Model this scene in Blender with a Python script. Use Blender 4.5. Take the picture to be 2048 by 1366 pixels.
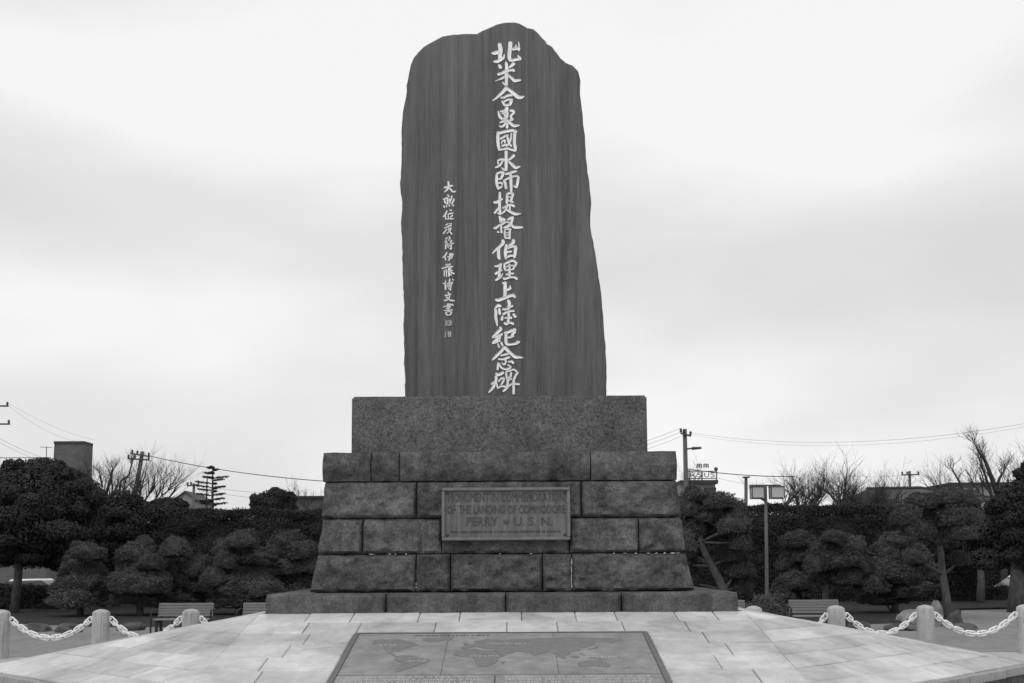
import bpy, bmesh, math, random
import numpy as np
from mathutils import Vector, Matrix, noise as mnoise

for _o in list(bpy.data.objects):
    bpy.data.objects.remove(_o)
SC = bpy.context.scene
COL = SC.collection
RAD = math.radians

# ------------------------------------------------------------------ camera
HC = 1.68                      # eye height above the ground
FPX = 2250.0                   # focal length in photo pixels (2048 wide)
PITCH = RAD(6.0)
ROLL = RAD(0.30)
YH = 1122.0                    # horizon row in the photo
SHIFT = (YH - 683.0) - FPX * math.tan(PITCH)
cam_d = bpy.data.cameras.new('camera')
cam_d.sensor_width = 36.0
cam_d.lens = FPX / 2048 * 36.0
cam_d.shift_y = SHIFT / 2048
cam_d.clip_start = 0.1
cam_d.clip_end = 5000
cam = bpy.data.objects.new('camera', cam_d)
COL.objects.link(cam)
CM = Matrix.Rotation(math.pi / 2 + PITCH, 4, 'X') @ Matrix.Rotation(-ROLL, 4, 'Z')
cam.matrix_world = Matrix.Translation((0, 0, HC)) @ CM
SC.camera = cam
C3 = CM.to_3x3()


def P(px, py, Y):
    """the point of the plane at distance Y that a spot of the photo shows"""
    v = C3 @ Vector(((px - 1024) / FPX, (683 + SHIFT - py) / FPX, -1.0))
    k = Y / v.y
    return Vector((v.x * k, Y, HC + v.z * k))


# ------------------------------------------------------------------ sky and sun
SKYLOC = (5.64, 6.59, 7.69)
SUN_EL, SUN_AZ = RAD(52), RAD(205)      # azimuth from +Y, clockwise
w = bpy.data.worlds.new('World')
SC.world = w
w.use_nodes = True
nt = w.node_tree
nt.nodes.clear()
def wn(t, **k):
    n = nt.nodes.new(t)
    for a, b in k.items():
        setattr(n, a, b)
    return n
wo = wn('ShaderNodeOutputWorld'); bg = wn('ShaderNodeBackground')
sky = wn('ShaderNodeTexSky', sky_type='NISHITA', sun_disc=False)
sky.sun_elevation = SUN_EL; sky.sun_rotation = SUN_AZ
sky.dust_density = 4.0
bw = wn('ShaderNodeRGBToBW')
sm = wn('ShaderNodeMath', operation='MULTIPLY'); sm.inputs[1].default_value = 0.10
tc = wn('ShaderNodeTexCoord')
mp = wn('ShaderNodeMapping'); mp.inputs['Scale'].default_value = (1.0, 1.0, 2.6); mp.inputs['Location'].default_value = SKYLOC
n1 = wn('ShaderNodeTexNoise'); n1.inputs['Scale'].default_value = 2.1; n1.inputs['Detail'].default_value = 5.0; n1.inputs['Roughness'].default_value = 0.40
n1.inputs['Distortion'].default_value = 0.1
cr = wn('ShaderNodeValToRGB')
cr.color_ramp.elements[0].position = 0.33; cr.color_ramp.elements[0].color = (0.76, 0.76, 0.76, 1)
cr.color_ramp.elements[1].position = 0.60; cr.color_ramp.elements[1].color = (1.0, 1.0, 1.0, 1)
e = cr.color_ramp.elements.new(0.47); e.color = (0.855, 0.855, 0.855, 1)
mx = wn('ShaderNodeMix', data_type='RGBA'); mx.inputs[0].default_value = 0.9
L = nt.links.new
L(sky.outputs[0], bw.inputs[0]); L(bw.outputs[0], sm.inputs[0])
L(tc.outputs['Generated'], mp.inputs[0]); L(mp.outputs[0], n1.inputs['Vector'])
L(n1.outputs['Fac'], cr.inputs[0])
L(sm.outputs[0], mx.inputs[6]); L(cr.outputs[0], mx.inputs[7])
L(mx.outputs[2], bg.inputs[0]); bg.inputs[1].default_value = 1.0
L(bg.outputs[0], wo.inputs[0])

sun_d = bpy.data.lights.new('sun', 'SUN')
sun_d.energy = 0.9
sun_d.angle = RAD(35)
sun_d.color = (1, 1, 1)
sun = bpy.data.objects.new('sun', sun_d)
COL.objects.link(sun)
sd = Vector((math.sin(SUN_AZ) * math.cos(SUN_EL), math.cos(SUN_AZ) * math.cos(SUN_EL), math.sin(SUN_EL)))
sun.rotation_euler = sd.to_track_quat('Z', 'Y').to_euler()
sun.location = (-20, -20, 60)
vs = SC.view_settings
vs.view_transform = 'Standard'; vs.look = 'None'; vs.exposure = 0.0; vs.gamma = 1.0
vs.use_curve_mapping = False

# ------------------------------------------------------------------ helpers
def tag(o, label, cat, group=None):
    o['label'] = label; o['category'] = cat
    if group: o['group'] = group
    return o

def struct(o, label=None):
    o['kind'] = 'structure'
    if label: o['label'] = label
    return o

def empty(name, loc=(0, 0, 0), parent=None):
    o = bpy.data.objects.new(name, None)
    o.empty_display_size = 0.2
    COL.objects.link(o); o.location = loc
    if parent: o.parent = parent
    return o

def link_mesh(name, me, mat, parent=None, loc=None):
    if mat is not None and not me.materials:
        me.materials.append(mat)
    o = bpy.data.objects.new(name, me)
    COL.objects.link(o)
    if parent: o.parent = parent
    if loc is not None: o.location = loc
    return o

class MB:
    """collects verts and faces of one mesh"""
    def __init__(s):
        s.v = []; s.f = []
    def add(s, vs_, fs_):
        b = len(s.v)
        s.v += [tuple(p) for p in vs_]
        s.f += [tuple(i + b for i in f) for f in fs_]
        return s
    def box(s, x0, x1, y0, y1, z0, z1):
        return s.add([(x0, y0, z0), (x1, y0, z0), (x1, y1, z0), (x0, y1, z0), (x0, y0, z1), (x1, y0, z1), (x1, y1, z1), (x0, y1, z1)],
                     [(0, 3, 2, 1), (4, 5, 6, 7), (0, 1, 5, 4), (1, 2, 6, 5), (2, 3, 7, 6), (3, 0, 4, 7)])
    def tube(s, pts, rad, n=8, cap=True):
        pts = [Vector(p) for p in pts]
        if not hasattr(rad, '__len__'): rad = [rad] * len(pts)
        b = len(s.v); ref = None
        for i, p in enumerate(pts):
            d = (pts[min(i + 1, len(pts) - 1)] - pts[max(i - 1, 0)]).normalized()
            if ref is None:
                ref = Vector((1, 0, 0)) if abs(d.x) < 0.8 else Vector((0, 1, 0))
            a = (ref - d * ref.dot(d)).normalized(); c = d.cross(a); ref = a
            for k in range(n):
                t = 2 * math.pi * k / n
                s.v.append(tuple(p + (a * math.cos(t) + c * math.sin(t)) * rad[i]))
        for i in range(len(pts) - 1):
            for k in range(n):
                q = b + i * n
                s.f.append((q + k, q + (k + 1) % n, q + n + (k + 1) % n, q + n + k))
        if cap:
            s.f.append(tuple(b + k for k in reversed(range(n))))
            q = b + (len(pts) - 1) * n
            s.f.append(tuple(q + k for k in range(n)))
        return s
    def lathe(s, prof, n=16, c=(0, 0, 0), phase=0.0):
        b = len(s.v)
        for r, z in prof:
            for k in range(n):
                t = 2 * math.pi * (k + phase) / n
                s.v.append((c[0] + r * math.cos(t), c[1] + r * math.sin(t), c[2] + z))
        for i in range(len(prof) - 1):
            for k in range(n):
                q = b + i * n
                s.f.append((q + k, q + (k + 1) % n, q + n + (k + 1) % n, q + n + k))
        s.f.append(tuple(b + k for k in reversed(range(n))))
        q = b + (len(prof) - 1) * n
        s.f.append(tuple(q + k for k in range(n)))
        return s
    def mesh(s, name, smooth=False):
        me = bpy.data.meshes.new(name)
        me.from_pydata(s.v, [], s.f)
        if smooth:
            me.polygons.foreach_set('use_smooth', [True] * len(me.polygons))
        me.update()
        return me
    def obj(s, name, mat, parent=None, smooth=False, loc=None):
        return link_mesh(name, s.mesh(name, smooth), mat, parent, loc)

def smooth_by_angle(me, deg=40):
    me.polygons.foreach_set('use_smooth', [True] * len(me.polygons))
    try:
        me.set_sharp_from_angle(angle=RAD(deg))
    except Exception:
        pass

def np_mesh(name, verts, faces_n, n, mat):
    """verts (V,3) and polygons of n corners laid out in order"""
    me = bpy.data.meshes.new(name)
    V = len(verts); Fn = len(faces_n)
    me.vertices.add(V); me.vertices.foreach_set('co', np.asarray(verts, np.float32).ravel())
    me.loops.add(Fn * n); me.loops.foreach_set('vertex_index', np.asarray(faces_n, np.int32).ravel())
    me.polygons.add(Fn)
    me.polygons.foreach_set('loop_start', np.arange(0, Fn * n, n, dtype=np.int32))
    me.update(calc_edges=True)
    me.materials.append(mat)
    return me

# ------------------------------------------------------------------ materials
def new_mat(name):
    m = bpy.data.materials.new(name)
    m.use_nodes = True
    t = m.node_tree
    return m, t, t.nodes['Principled BSDF']

def mat_grey(name, v, var=0.15, scale=6.0, detail=6.0, rough=0.8, bump=0.0, bscale=60.0, spec=0.3,
             stretch=(1, 1, 1), speck=0.0, speck_scale=180.0, objvar=0.0, rough_var=0.0, metal=0.0, big=0.0, big_scale=1.2, world=False, stain=0.0, stain_scale=3.0, fine=None, stain_z=0.28):
    m, t, b = new_mat(name)
    N = t.nodes.new; K = t.links.new
    co = N('ShaderNodeTexCoord'); mp_ = N('ShaderNodeMapping'); mp_.inputs['Scale'].default_value = stretch
    geo_ = N('ShaderNodeNewGeometry') if world else None
    SRC = geo_.outputs['Position'] if world else co.outputs['Object']
    K(SRC, mp_.inputs[0])
    val = None
    def noise_add(prev, sc, amt, det, rgh=0.6, vec=mp_):
        nz = N('ShaderNodeTexNoise'); nz.inputs['Scale'].default_value = sc; nz.inputs['Detail'].default_value = det; nz.inputs['Roughness'].default_value = rgh
        K(vec.outputs[0], nz.inputs['Vector'])
        mr = N('ShaderNodeMapRange'); mr.inputs[1].default_value = 0.3; mr.inputs[2].default_value = 0.7
        mr.inputs[3].default_value = 1 - amt; mr.inputs[4].default_value = 1 + amt
        K(nz.outputs['Fac'], mr.inputs[0])
        if prev is None: return mr.outputs[0], nz
        mu = N('ShaderNodeMath'); mu.operation = 'MULTIPLY'; K(prev, mu.inputs[0]); K(mr.outputs[0], mu.inputs[1])
        return mu.outputs[0], nz
    val, nz0 = noise_add(None, scale, var, detail)
    if big: val, _ = noise_add(val, big_scale, big, 4.0)
    if speck: val, _ = noise_add(val, speck_scale, speck, 2.0, 0.8)
    if fine:
        mf = N('ShaderNodeMapping'); mf.inputs['Scale'].default_value = fine[2]; K(SRC, mf.inputs[0])
        val, _ = noise_add(val, fine[0], fine[1], 5.0, 0.7, mf)
    if stain:
        ms = N('ShaderNodeMapping'); ms.inputs['Scale'].default_value = (1, 1, stain_z); K(SRC, ms.inputs[0])
        nzs = N('ShaderNodeTexNoise'); nzs.inputs['Scale'].default_value = stain_scale; nzs.inputs['Detail'].default_value = 6.0; nzs.inputs['Roughness'].default_value = 0.65
        nzs.inputs['Distortion'].default_value = 0.6
        K(ms.outputs[0], nzs.inputs['Vector'])
        mr = N('ShaderNodeMapRange'); mr.inputs[1].default_value = 0.50; mr.inputs[2].default_value = 0.66; mr.inputs[3].default_value = 1.0; mr.inputs[4].default_value = 1 - stain
        K(nzs.outputs['Fac'], mr.inputs[0]); mu = N('ShaderNodeMath'); mu.operation = 'MULTIPLY'; K(val, mu.inputs[0]); K(mr.outputs[0], mu.inputs[1]); val = mu.outputs[0]
    if objvar:
        oi = N('ShaderNodeObjectInfo'); mr = N('ShaderNodeMapRange'); mr.inputs[3].default_value = 1 - objvar; mr.inputs[4].default_value = 1 + objvar
        K(oi.outputs['Random'], mr.inputs[0]); mu = N('ShaderNodeMath'); mu.operation = 'MULTIPLY'; K(val, mu.inputs[0]); K(mr.outputs[0], mu.inputs[1]); val = mu.outputs[0]
    fm = N('ShaderNodeMath'); fm.operation = 'MULTIPLY'; fm.inputs[1].default_value = v; fm.use_clamp = True
    K(val, fm.inputs[0])
    cc = N('ShaderNodeCombineColor')
    for i in range(3): K(fm.outputs[0], cc.inputs[i])
    K(cc.outputs[0], b.inputs['Base Color'])
    b.inputs['Roughness'].default_value = rough
    b.inputs['Specular IOR Level'].default_value = spec
    b.inputs['Metallic'].default_value = metal
    if rough_var:
        nz = N('ShaderNodeTexNoise'); nz.inputs['Scale'].default_value = 1.3; nz.inputs['Detail'].default_value = 3.0
        K(SRC, nz.inputs['Vector'])
        mr = N('ShaderNodeMapRange'); mr.inputs[1].default_value = 0.35; mr.inputs[2].default_value = 0.65
        mr.inputs[3].default_value = rough - rough_var; mr.inputs[4].default_value = min(1, rough + rough_var)
        K(nz.outputs['Fac'], mr.inputs[0]); K(mr.outputs[0], b.inputs['Roughness'])
    if bump:
        nb = N('ShaderNodeTexNoise'); nb.inputs['Scale'].default_value = bscale; nb.inputs['Detail'].default_value = 5.0
        K(SRC, nb.inputs['Vector'])
        bp = N('ShaderNodeBump'); bp.inputs['Strength'].default_value = bump; bp.inputs['Distance'].default_value = 0.02
        K(nb.outputs['Fac'], bp.inputs['Height']); K(bp.outputs[0], b.inputs['Normal'])
    return m

M = {}
M['slab'] = mat_grey('slate_slab', 0.101, 0.24, 6.5, 4.0, 0.66, 0.25, 38, 0.3, stretch=(1, 1, 0.045), speck=0.16, speck_scale=46, big=0.16, big_scale=2.2, stain=0.34, stain_scale=8.0, stain_z=0.035, fine=(13.0, 0.06, (1, 1, 0.05)))
M['slab_edge'] = mat_grey('slate_broken_edge', 0.10, 0.3, 7, 6, 0.8, 0.5, 14, 0.2)
M['paint'] = mat_grey('white_paint', 0.83, 0.14, 9, 6, 0.7, 0.2, 50, 0.2, speck=0.10, speck_scale=50)
M['seal'] = mat_grey('worn_seal_paint', 0.46, 0.15, 30, 4, 0.7)
M['granite'] = mat_grey('grey_granite', 0.108, 0.22, 7, 6, 0.75, 0.35, 55, 0.3, speck=0.6, speck_scale=38, big=0.24, big_scale=1.6, stain=0.35, stain_scale=2.2)
M['stone'] = mat_grey('rough_stone', 0.098, 0.38, 8.0, 8, 0.9, 1.0, 13, 0.2, speck=0.40, speck_scale=34, objvar=0.20, big=0.25, big_scale=2.4, stain=0.5, stain_scale=2.4)
M['base_stone'] = mat_grey('base_stone', 0.095, 0.40, 6, 8, 0.9, 0.6, 30, 0.2, speck=0.35, speck_scale=44, objvar=0.12, big=0.25, big_scale=1.8, stain=0.35, stain_scale=2.4)
M['core'] = mat_grey('dark_joint', 0.028, 0.3, 10)
M['mortar'] = mat_grey('white_lime', 0.50, 0.4, 40, 5, 0.9)
M['bronze'] = mat_grey('weathered_bronze', 0.122, 0.30, 14, 6, 0.6, 0.15, 60, 0.4, stretch=(1.8, 1, 0.15), big=0.25, big_scale=5.0, speck=0.25, speck_scale=60)
M['bronze_rim'] = mat_grey('bronze_rim', 0.165, 0.2, 20, 4, 0.6, spec=0.4)
M['bronze_dark'] = mat_grey('dark_bronze_letter', 0.066, 0.6, 22, 5, 0.6, spec=0.4)
M['paver'] = mat_grey('paving_stone', 0.49, 0.12, 7, 8, 0.60, 0.2, 60, 0.4, speck=0.08, speck_scale=80, objvar=0.17, rough_var=0.30, big=0.24, big_scale=1.0, world=True, stain=0.22, stain_scale=1.6, stain_z=1.0)
M['joint'] = mat_grey('paving_joint', 0.24, 0.2, 20)
M['kerb'] = mat_grey('kerb_stone', 0.30, 0.18, 8, 6, 0.8, 0.3, 40, objvar=0.1)
M['wallstone'] = mat_grey('dark_wall', 0.085, 0.5, 7, 7, 0.9, 0.8, 18, big=0.3)  # dark mottled grey for the wall stones below the kerb
M['map'] = mat_grey('map_stone', 0.245, 0.14, 9, 7, 0.6, 0.06, 80, 0.35, big=0.18, big_scale=2.2, speck=0.10, speck_scale=50)
M['map_land'] = mat_grey('map_land', 0.185, 0.14, 16, 6, 0.65)
M['map_frame'] = mat_grey('map_frame', 0.14, 0.15, 12, 5, 0.6)
M['map_text'] = mat_grey('map_text', 0.40, 0.15, 40, 3, 0.7)
M['dirt'] = mat_grey('park_dirt', 0.215, 0.14, 3.5, 8, 0.95, 0.5, 30, 0.1, speck=0.14, speck_scale=25, big=0.16, big_scale=0.35)
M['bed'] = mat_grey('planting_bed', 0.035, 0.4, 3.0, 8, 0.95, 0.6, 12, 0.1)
M['plaza'] = mat_grey('plaza_concrete', 0.40, 0.08, 3, 7, 0.85, 0.2, 50, speck=0.08, speck_scale=80, big=0.1, big_scale=0.5)
M['bollard'] = mat_grey('bollard_granite', 0.42, 0.10, 10, 6, 0.8, 0.4, 60, speck=0.22, speck_scale=80, objvar=0.08, stain=0.25, stain_scale=4.0, world=True)
M['chain'] = mat_grey('white_chain_paint', 0.82, 0.16, 25, 5, 0.55, spec=0.4)
M['rock'] = mat_grey('garden_rock', 0.22, 0.4, 3.5, 8, 0.9, 0.8, 10, big=0.3)
M['rock_dark'] = mat_grey('dark_rock', 0.075, 0.4, 3.5, 8, 0.9, 0.8, 10, big=0.3)
M['bench'] = mat_grey('bench_slat', 0.20, 0.12, 14, 5, 0.7, stretch=(0.2, 1, 1))
M['bench_leg'] = mat_grey('bench_leg', 0.03, 0.2, 20)
M['bark'] = mat_grey('pine_bark', 0.080, 0.45, 9, 6, 0.95, 1.0, 22, stretch=(1, 1, 0.35))
M['twig'] = mat_grey('bare_branch', 0.05, 0.3, 6)
M['needle'] = mat_grey('pine_needles', 0.095, 0.25, 2.0, 3, 0.9, spec=0.1, objvar=0.15)
M['leaf'] = mat_grey('evergreen_leaves', 0.037, 0.35, 1.2, 4, 0.85, spec=0.12, objvar=0.1)
M['hedge'] = mat_grey('hedge_leaves', 0.034, 0.35, 1.1, 4, 0.85, spec=0.12)
M['concrete'] = mat_grey('weathered_concrete', 0.12, 0.14, 1.5, 6, 0.9, 0.2, 20, big=0.18, big_scale=0.6)
M['concrete_dark'] = mat_grey('dark_coping', 0.05, 0.2, 3)
M['plaster'] = mat_grey('pale_plaster', 0.42, 0.1, 2, 5, 0.9)
M['plaster_mid'] = mat_grey('mid_plaster', 0.24, 0.12, 2, 5, 0.9)
M['roof'] = mat_grey('roof_tile', 0.085, 0.2, 6, 4, 0.85, spec=0.2)
M['glass'] = mat_grey('window_glass', 0.03, 0.1, 4, 2, 0.12, spec=0.6)
M['pole'] = mat_grey('concrete_pole', 0.10, 0.15, 5, 4, 0.85)
M['steel'] = mat_grey('dark_steel', 0.05, 0.15, 10, 3, 0.5, spec=0.5)
M['lamp_glass'] = mat_grey('lamp_glass', 0.42, 0.08, 6, 3, 0.4, spec=0.4)
M['lamp_post'] = mat_grey('lamp_post_paint', 0.10, 0.12, 8, 4, 0.55)
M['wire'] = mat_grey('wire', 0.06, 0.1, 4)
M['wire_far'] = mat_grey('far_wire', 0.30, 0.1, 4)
M['car_white'] = mat_grey('white_car_paint', 0.72, 0.02, 3, 2, 0.25, spec=0.5)
M['tyre'] = mat_grey('tyre', 0.02, 0.1, 8)
M['letters'] = mat_grey('sign_letters', 0.06, 0.15, 8)

# ------------------------------------------------------------------ ground
Y_ROW = 20.3                     # the row of bollards
Y_F, HB = 12.30, 2.56            # front of the monument base, half its width
XM = -0.12                       # monument axis
Y_C = Y_F + HB
Z_B = P(1003, 1224, Y_F).z       # foot of the base
SL = 0.187                       # slope of the paved mound
T_R = 3.04                       # its run from base to rim

prof = [(-40, 0), (46, 0), (49, -0.5), (120, -0.5), (4000, -0.5)]
gm = MB()
xs = [-3000, -60, -20, 20, 60, 3000]
for (y, z) in prof:
    for x in xs: gm.v.append((x, y, z - 0.012))
for i in range(len(prof) - 1):
    for k in range(len(xs) - 1):
        a = i * len(xs) + k
        gm.f.append((a, a + 1, a + 1 + len(xs), a + len(xs)))
struct(gm.obj('ground', M['dirt']))
pl = MB().box(-40, 40, -20, Y_ROW + 0.28, -0.3, 0.0)
struct(pl.obj('plaza', M['plaza']))
# planting beds, laid as thin mounds over the dirt
def bed(poly, h=0.05):
    m = MB(); n = len(poly)
    cx = sum(p[0] for p in poly) / n; cy = sum(p[1] for p in poly) / n
    for k, (x, y) in enumerate(poly): m.v.append((x, y, -0.02))
    for k, (x, y) in enumerate(poly): m.v.append((cx + (x - cx) * 0.96, cy + (y - cy) * 0.93, h))
    for k in range(n): m.f.append((k, (k + 1) % n, n + (k + 1) % n, n + k))
    m.f.append(tuple(range(n, 2 * n)))
    return struct(m.obj('planting_bed', M['bed']))
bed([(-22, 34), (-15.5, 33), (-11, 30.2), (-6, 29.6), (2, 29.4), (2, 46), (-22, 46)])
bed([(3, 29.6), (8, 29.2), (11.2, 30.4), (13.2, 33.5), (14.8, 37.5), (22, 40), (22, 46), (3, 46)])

# ------------------------------------------------------------------ paved mound
mound = struct(empty('paved_mound', (XM, Y_C, 0)))
def mz(t): return Z_B - SL * t
rng = random.Random(7)
def inset(poly, d, hips=None, hd=0.0008):
    n = len(poly); out = []
    area = sum(poly[i][0] * poly[(i + 1) % n][1] - poly[(i + 1) % n][0] * poly[i][1] for i in range(n))
    if area < 0: poly = poly[::-1]
    def dist(p, q):
        if hips:
            for h_ in hips:
                if h_(*p) and h_(*q): return hd
        return d
    for i in range(n):
        p0, p1, p2 = Vector(poly[i - 1]), Vector(poly[i]), Vector(poly[(i + 1) % n])
        d1 = (p1 - p0).normalized(); d2 = (p2 - p1).normalized()
        n1_ = Vector((-d1.y, d1.x)); n2_ = Vector((-d2.y, d2.x))
        da, db = dist(p0, p1), dist(p1, p2)
        cr_ = d1.x * d2.y - d1.y * d2.x
        if abs(cr_) < 1e-4: out.append(tuple(p1 + n1_ * da)); continue
        a0_ = p0 + n1_ * da; b0_ = p1 + n2_ * db
        t_ = ((b0_ - a0_).x * d2.y - (b0_ - a0_).y * d2.x) / cr_
        out.append(tuple(a0_ + d1 * t_))
    return out
def paver(poly_xy, zf, mat=None, name='paving_stone', gap=0.0045, th=0.045, lift=None, parent=None):
    """poly in plan, zf(x,y) height; a thin bevelled stone"""
    mat = mat or M['paver']
    a = inset(poly_xy, gap, HIPS if name == 'paving_stone' else None); b_ = inset(poly_xy, gap + 0.010, HIPS if name == 'paving_stone' else None, 0.0011)
    lift = rng.uniform(-0.003, 0.003) if lift is None else lift
    n = len(a); m = MB()
    cx = sum(p[0] for p in a) / n; cy = sum(p[1] for p in a) / n; cz = zf(cx, cy)
    tx, ty = rng.uniform(-.003, .003), rng.uniform(-.003, .003)
    def Z(x, y): return zf(x, y) - cz + lift + (x - cx) * tx + (y - cy) * ty
    for x, y in a: m.v.append((x - cx, y - cy, Z(x, y) - th))
    for x, y in a: m.v.append((x - cx, y - cy, Z(x, y) - 0.007))
    for x, y in b_: m.v.append((x - cx, y - cy, Z(x, y)))
    for L_ in (0, n):
        for k in range(n): m.f.append((L_ + k, L_ + (k + 1) % n, L_ + n + (k + 1) % n, L_ + n + k))
    m.f.append(tuple(range(2 * n, 3 * n)))
    o = m.obj(name, mat, parent or mound, loc=(cx, cy, cz))
    return o
_hx = HB + 0.06
HIPS = [lambda x, y: abs(abs(x) - _hx) < 1e-4 and abs(y) > HB - 1e-4, lambda x, y: abs(abs(y) - HB) < 1e-4 and abs(x) > _hx - 1e-4]
ROWS = [0, 0.41, 0.86, 1.30, 1.74, 2.18, 2.62, T_R]
MAPX, MAPT0 = 1.455, 0.94
ZC = -Y_C
def rows_front(sgn_rot):
    """stones of one straight side, rotated about the axis"""
    R = Matrix.Rotation(sgn_rot, 2)
    for i in range(len(ROWS) - 1):
        t0, t1 = ROWS[i], ROWS[i + 1]
        x = -HB - 0.06; first = True
        cuts = [x]
        while True:
            x += rng.uniform(0.40, 0.88)
            if x > HB + 0.06 - 0.3: break
            cuts.append(x)
        cuts.append(HB + 0.06)
        if sgn_rot == 0 and t1 > MAPT0:
            ms = MAPX + 0.015
            new = []
            for a, b in zip(cuts[:-1], cuts[1:]):
                if b <= -ms or a >= ms: new.append((a, b, t0))
                else:
                    if a < -ms:
                        if -ms - a < 0.15 and new and new[-1][2] == t0: new[-1] = (new[-1][0], -ms, t0)
                        else: new.append((a, -ms, t0))
                    if b > ms: new.append((ms, b, t0))
                    if t0 < MAPT0 - 0.05: 
                        aa, bb = max(a, -ms), min(b, ms)
                        new.append((aa, bb, -1))
            segs = []
            new.sort()
            for q_ in range(len(new) - 1):
                if new[q_][0] == ms and new[q_][1] - ms < 0.15 and new[q_ + 1][2] == t0:
                    new[q_ + 1] = (ms, new[q_ + 1][1], t0); new[q_] = None; break
            for a, b, f in [q_ for q_ in new if q_]:
                segs.append((a, b, t0, MAPT0 - 0.012 if f == -1 else t1))
        else:
            segs = [(a, b, t0, t1) for a, b in zip(cuts[:-1], cuts[1:])]
        for a, b, ta, tb in segs:
            poly = [(a, -HB - tb), (b, -HB - tb), (b, -HB - ta), (a, -HB - ta)]
            poly = [tuple(R @ Vector(p)) for p in poly]
            Ri = R.inverted()
            if sgn_rot: poly = [(math.copysign(abs(px_) + 0.06, px_), max(-HB, min(HB, py_))) for px_, py_ in poly]
            if sgn_rot: paver(poly, lambda X, Y: mz(abs(X) - 0.06 - HB))
            else: paver(poly, lambda X, Y: mz(-Y - HB))
for a in (0, math.pi / 2, -math.pi / 2): rows_front(a)
def corner(sx):
    s2 = math.sqrt(2)
    for i in range(len(ROWS) - 1):
        t0, t1 = ROWS[i], ROWS[i + 1]
        h0, h1 = t0 / s2, t1 / s2
        cuts = []
        x = -h0 + rng.uniform(0.25, 0.6)
        while x < h0 - 0.3:
            cuts.append(x); x += rng.uniform(0.45, 0.9)
        ed = [None] + cuts + [None]
        for k in range(len(ed) - 1):
            a, b = ed[k], ed[k + 1]
            q = [(-h1 if a is None else a, t1), (h1 if b is None else b, t1), (h0 if b is None else b, t0), (-h0 if a is None else a, t0)]
            if h0 < 0.01: q = q[:2] + [(0, 0.0)]
            poly = []
            for u, t in q:
                aa = (t - u * s2) / 2; bb = (t + u * s2) / 2
                poly.append((sx * (HB + 0.06 + aa), -HB - bb))
            paver(poly, lambda X, Y: mz((abs(X) - HB - 0.06) + (-Y - HB)))
corner(-1); corner(1)
# bedding under the stones: an eight-sided frustum in mortar colour
def ring_poly(t):
    h = HB + 0.06
    return [(-h, -HB - t), (h, -HB - t), (h + t, -HB), (h + t, HB), (h, HB + t), (-h, HB + t), (-h - t, HB), (-h - t, -HB)]
m = MB(); a = ring_poly(0.02); b_ = ring_poly(T_R); z1 = -0.020
for x, y in b_: m.v.append((x, y, 0.0))
for x, y in b_: m.v.append((x, y, mz(T_R) + z1))
for x, y in a: m.v.append((x, y, mz(0.02) + z1))
for L_ in (0, 8):
    for k in range(8): m.f.append((L_ + k, L_ + (k + 1) % 8, L_ + 8 + (k + 1) % 8, L_ + 8 + k))
m.f.append(tuple(range(16, 24)))
m.obj('bedding', M['joint'], mound)
# kerb round the rim, stone by stone, and the dark wall stones under it
ra, rb = ring_poly(T_R + 0.008), ring_poly(T_R + 0.13)
rw = ring_poly(T_R + 0.085); ri = ring_poly(T_R - 0.10)
zr = mz(T_R)
for k in range(8):
    p0, p1, q0, q1 = [Vector(v) for v in (ra[k], ra[(k + 1) % 8], rb[k], rb[(k + 1) % 8])]
    w0, w1, i0, i1 = [Vector(v) for v in (rw[k], rw[(k + 1) % 8], ri[k], ri[(k + 1) % 8])]
    if 3 <= k <= 5: n = 1
    else: n = max(2, int((p1 - p0).length / 0.85))
    for j in range(n):
        u0, u1 = j / n, (j + 1) / n
        poly = [tuple(q0.lerp(q1, u0)), tuple(q0.lerp(q1, u1)), tuple(p0.lerp(p1, u1)), tuple(p0.lerp(p1, u0))]
        paver(poly, lambda X, Y: zr - 0.012, M['kerb'], 'kerb_stone', 0.004, 0.085, rng.uniform(-.004, .004))
    nw = 1 if 3 <= k <= 5 else max(2, int((p1 - p0).length / 0.55))
    for row in range(2):
        zt = zr - 0.10 - row * 0.2; zb_ = zt - 0.2 if row == 0 else -0.05
        for j in range(nw):
            off = 0.5 * row
            u0, u1 = max(0, (j - off) / nw), min(1, (j + 1 - off) / nw)
            if u1 - u0 < 0.02: continue
            poly = [tuple(w0.lerp(w1, u0)), tuple(w0.lerp(w1, u1)), tuple(i0.lerp(i1, u1)), tuple(i0.lerp(i1, u0))]
            paver(poly, lambda X, Y: zt, M['wallstone'], 'wall_stone', 0.008, zt - zb_, 0.0)

# ------------------------------------------------------------------ map panel set in the mound
mp_root = tag(empty('map_panel', (XM, Y_F - MAPT0, 0)), 'flat grey stone world map panel set into the sloping paving before the monument', 'map panel')
def on_slope(u, t, dz=0.0):      # u across, t from the foot of the base
    return Vector((u, -(t - MAPT0), mz(t) + dz))
def slope_poly(m, pts, z0, z1):
    b = len(m.v); n = len(pts)
    for u, t in pts: m.v.append(tuple(on_slope(u, t, z0)))
    for u, t in pts: m.v.append(tuple(on_slope(u, t, z1)))
    ar = sum(pts[i][0] * -pts[(i + 1) % n][1] - pts[(i + 1) % n][0] * -pts[i][1] for i in range(n))
    order = range(n) if ar > 0 else range(n - 1, -1, -1)
    order = list(order)
    for i in range(n):
        a_, c_ = order[i], order[(i + 1) % n]
        m.f.append((b + a_, b + c_, b + n + c_, b + n + a_))
    m.f.append(tuple(b + n + i for i in order))
MT1 = 2.37
def rect(u0, u1, t0, t1): return [(u0, t0), (u0, t1), (u1, t1), (u1, t0)]
m = MB(); slope_poly(m, rect(-MAPX, MAPX, MAPT0, T_R - 0.02), -0.04, 0.002)
m.obj('bed_plate', M['map_frame'], mp_root)
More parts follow.
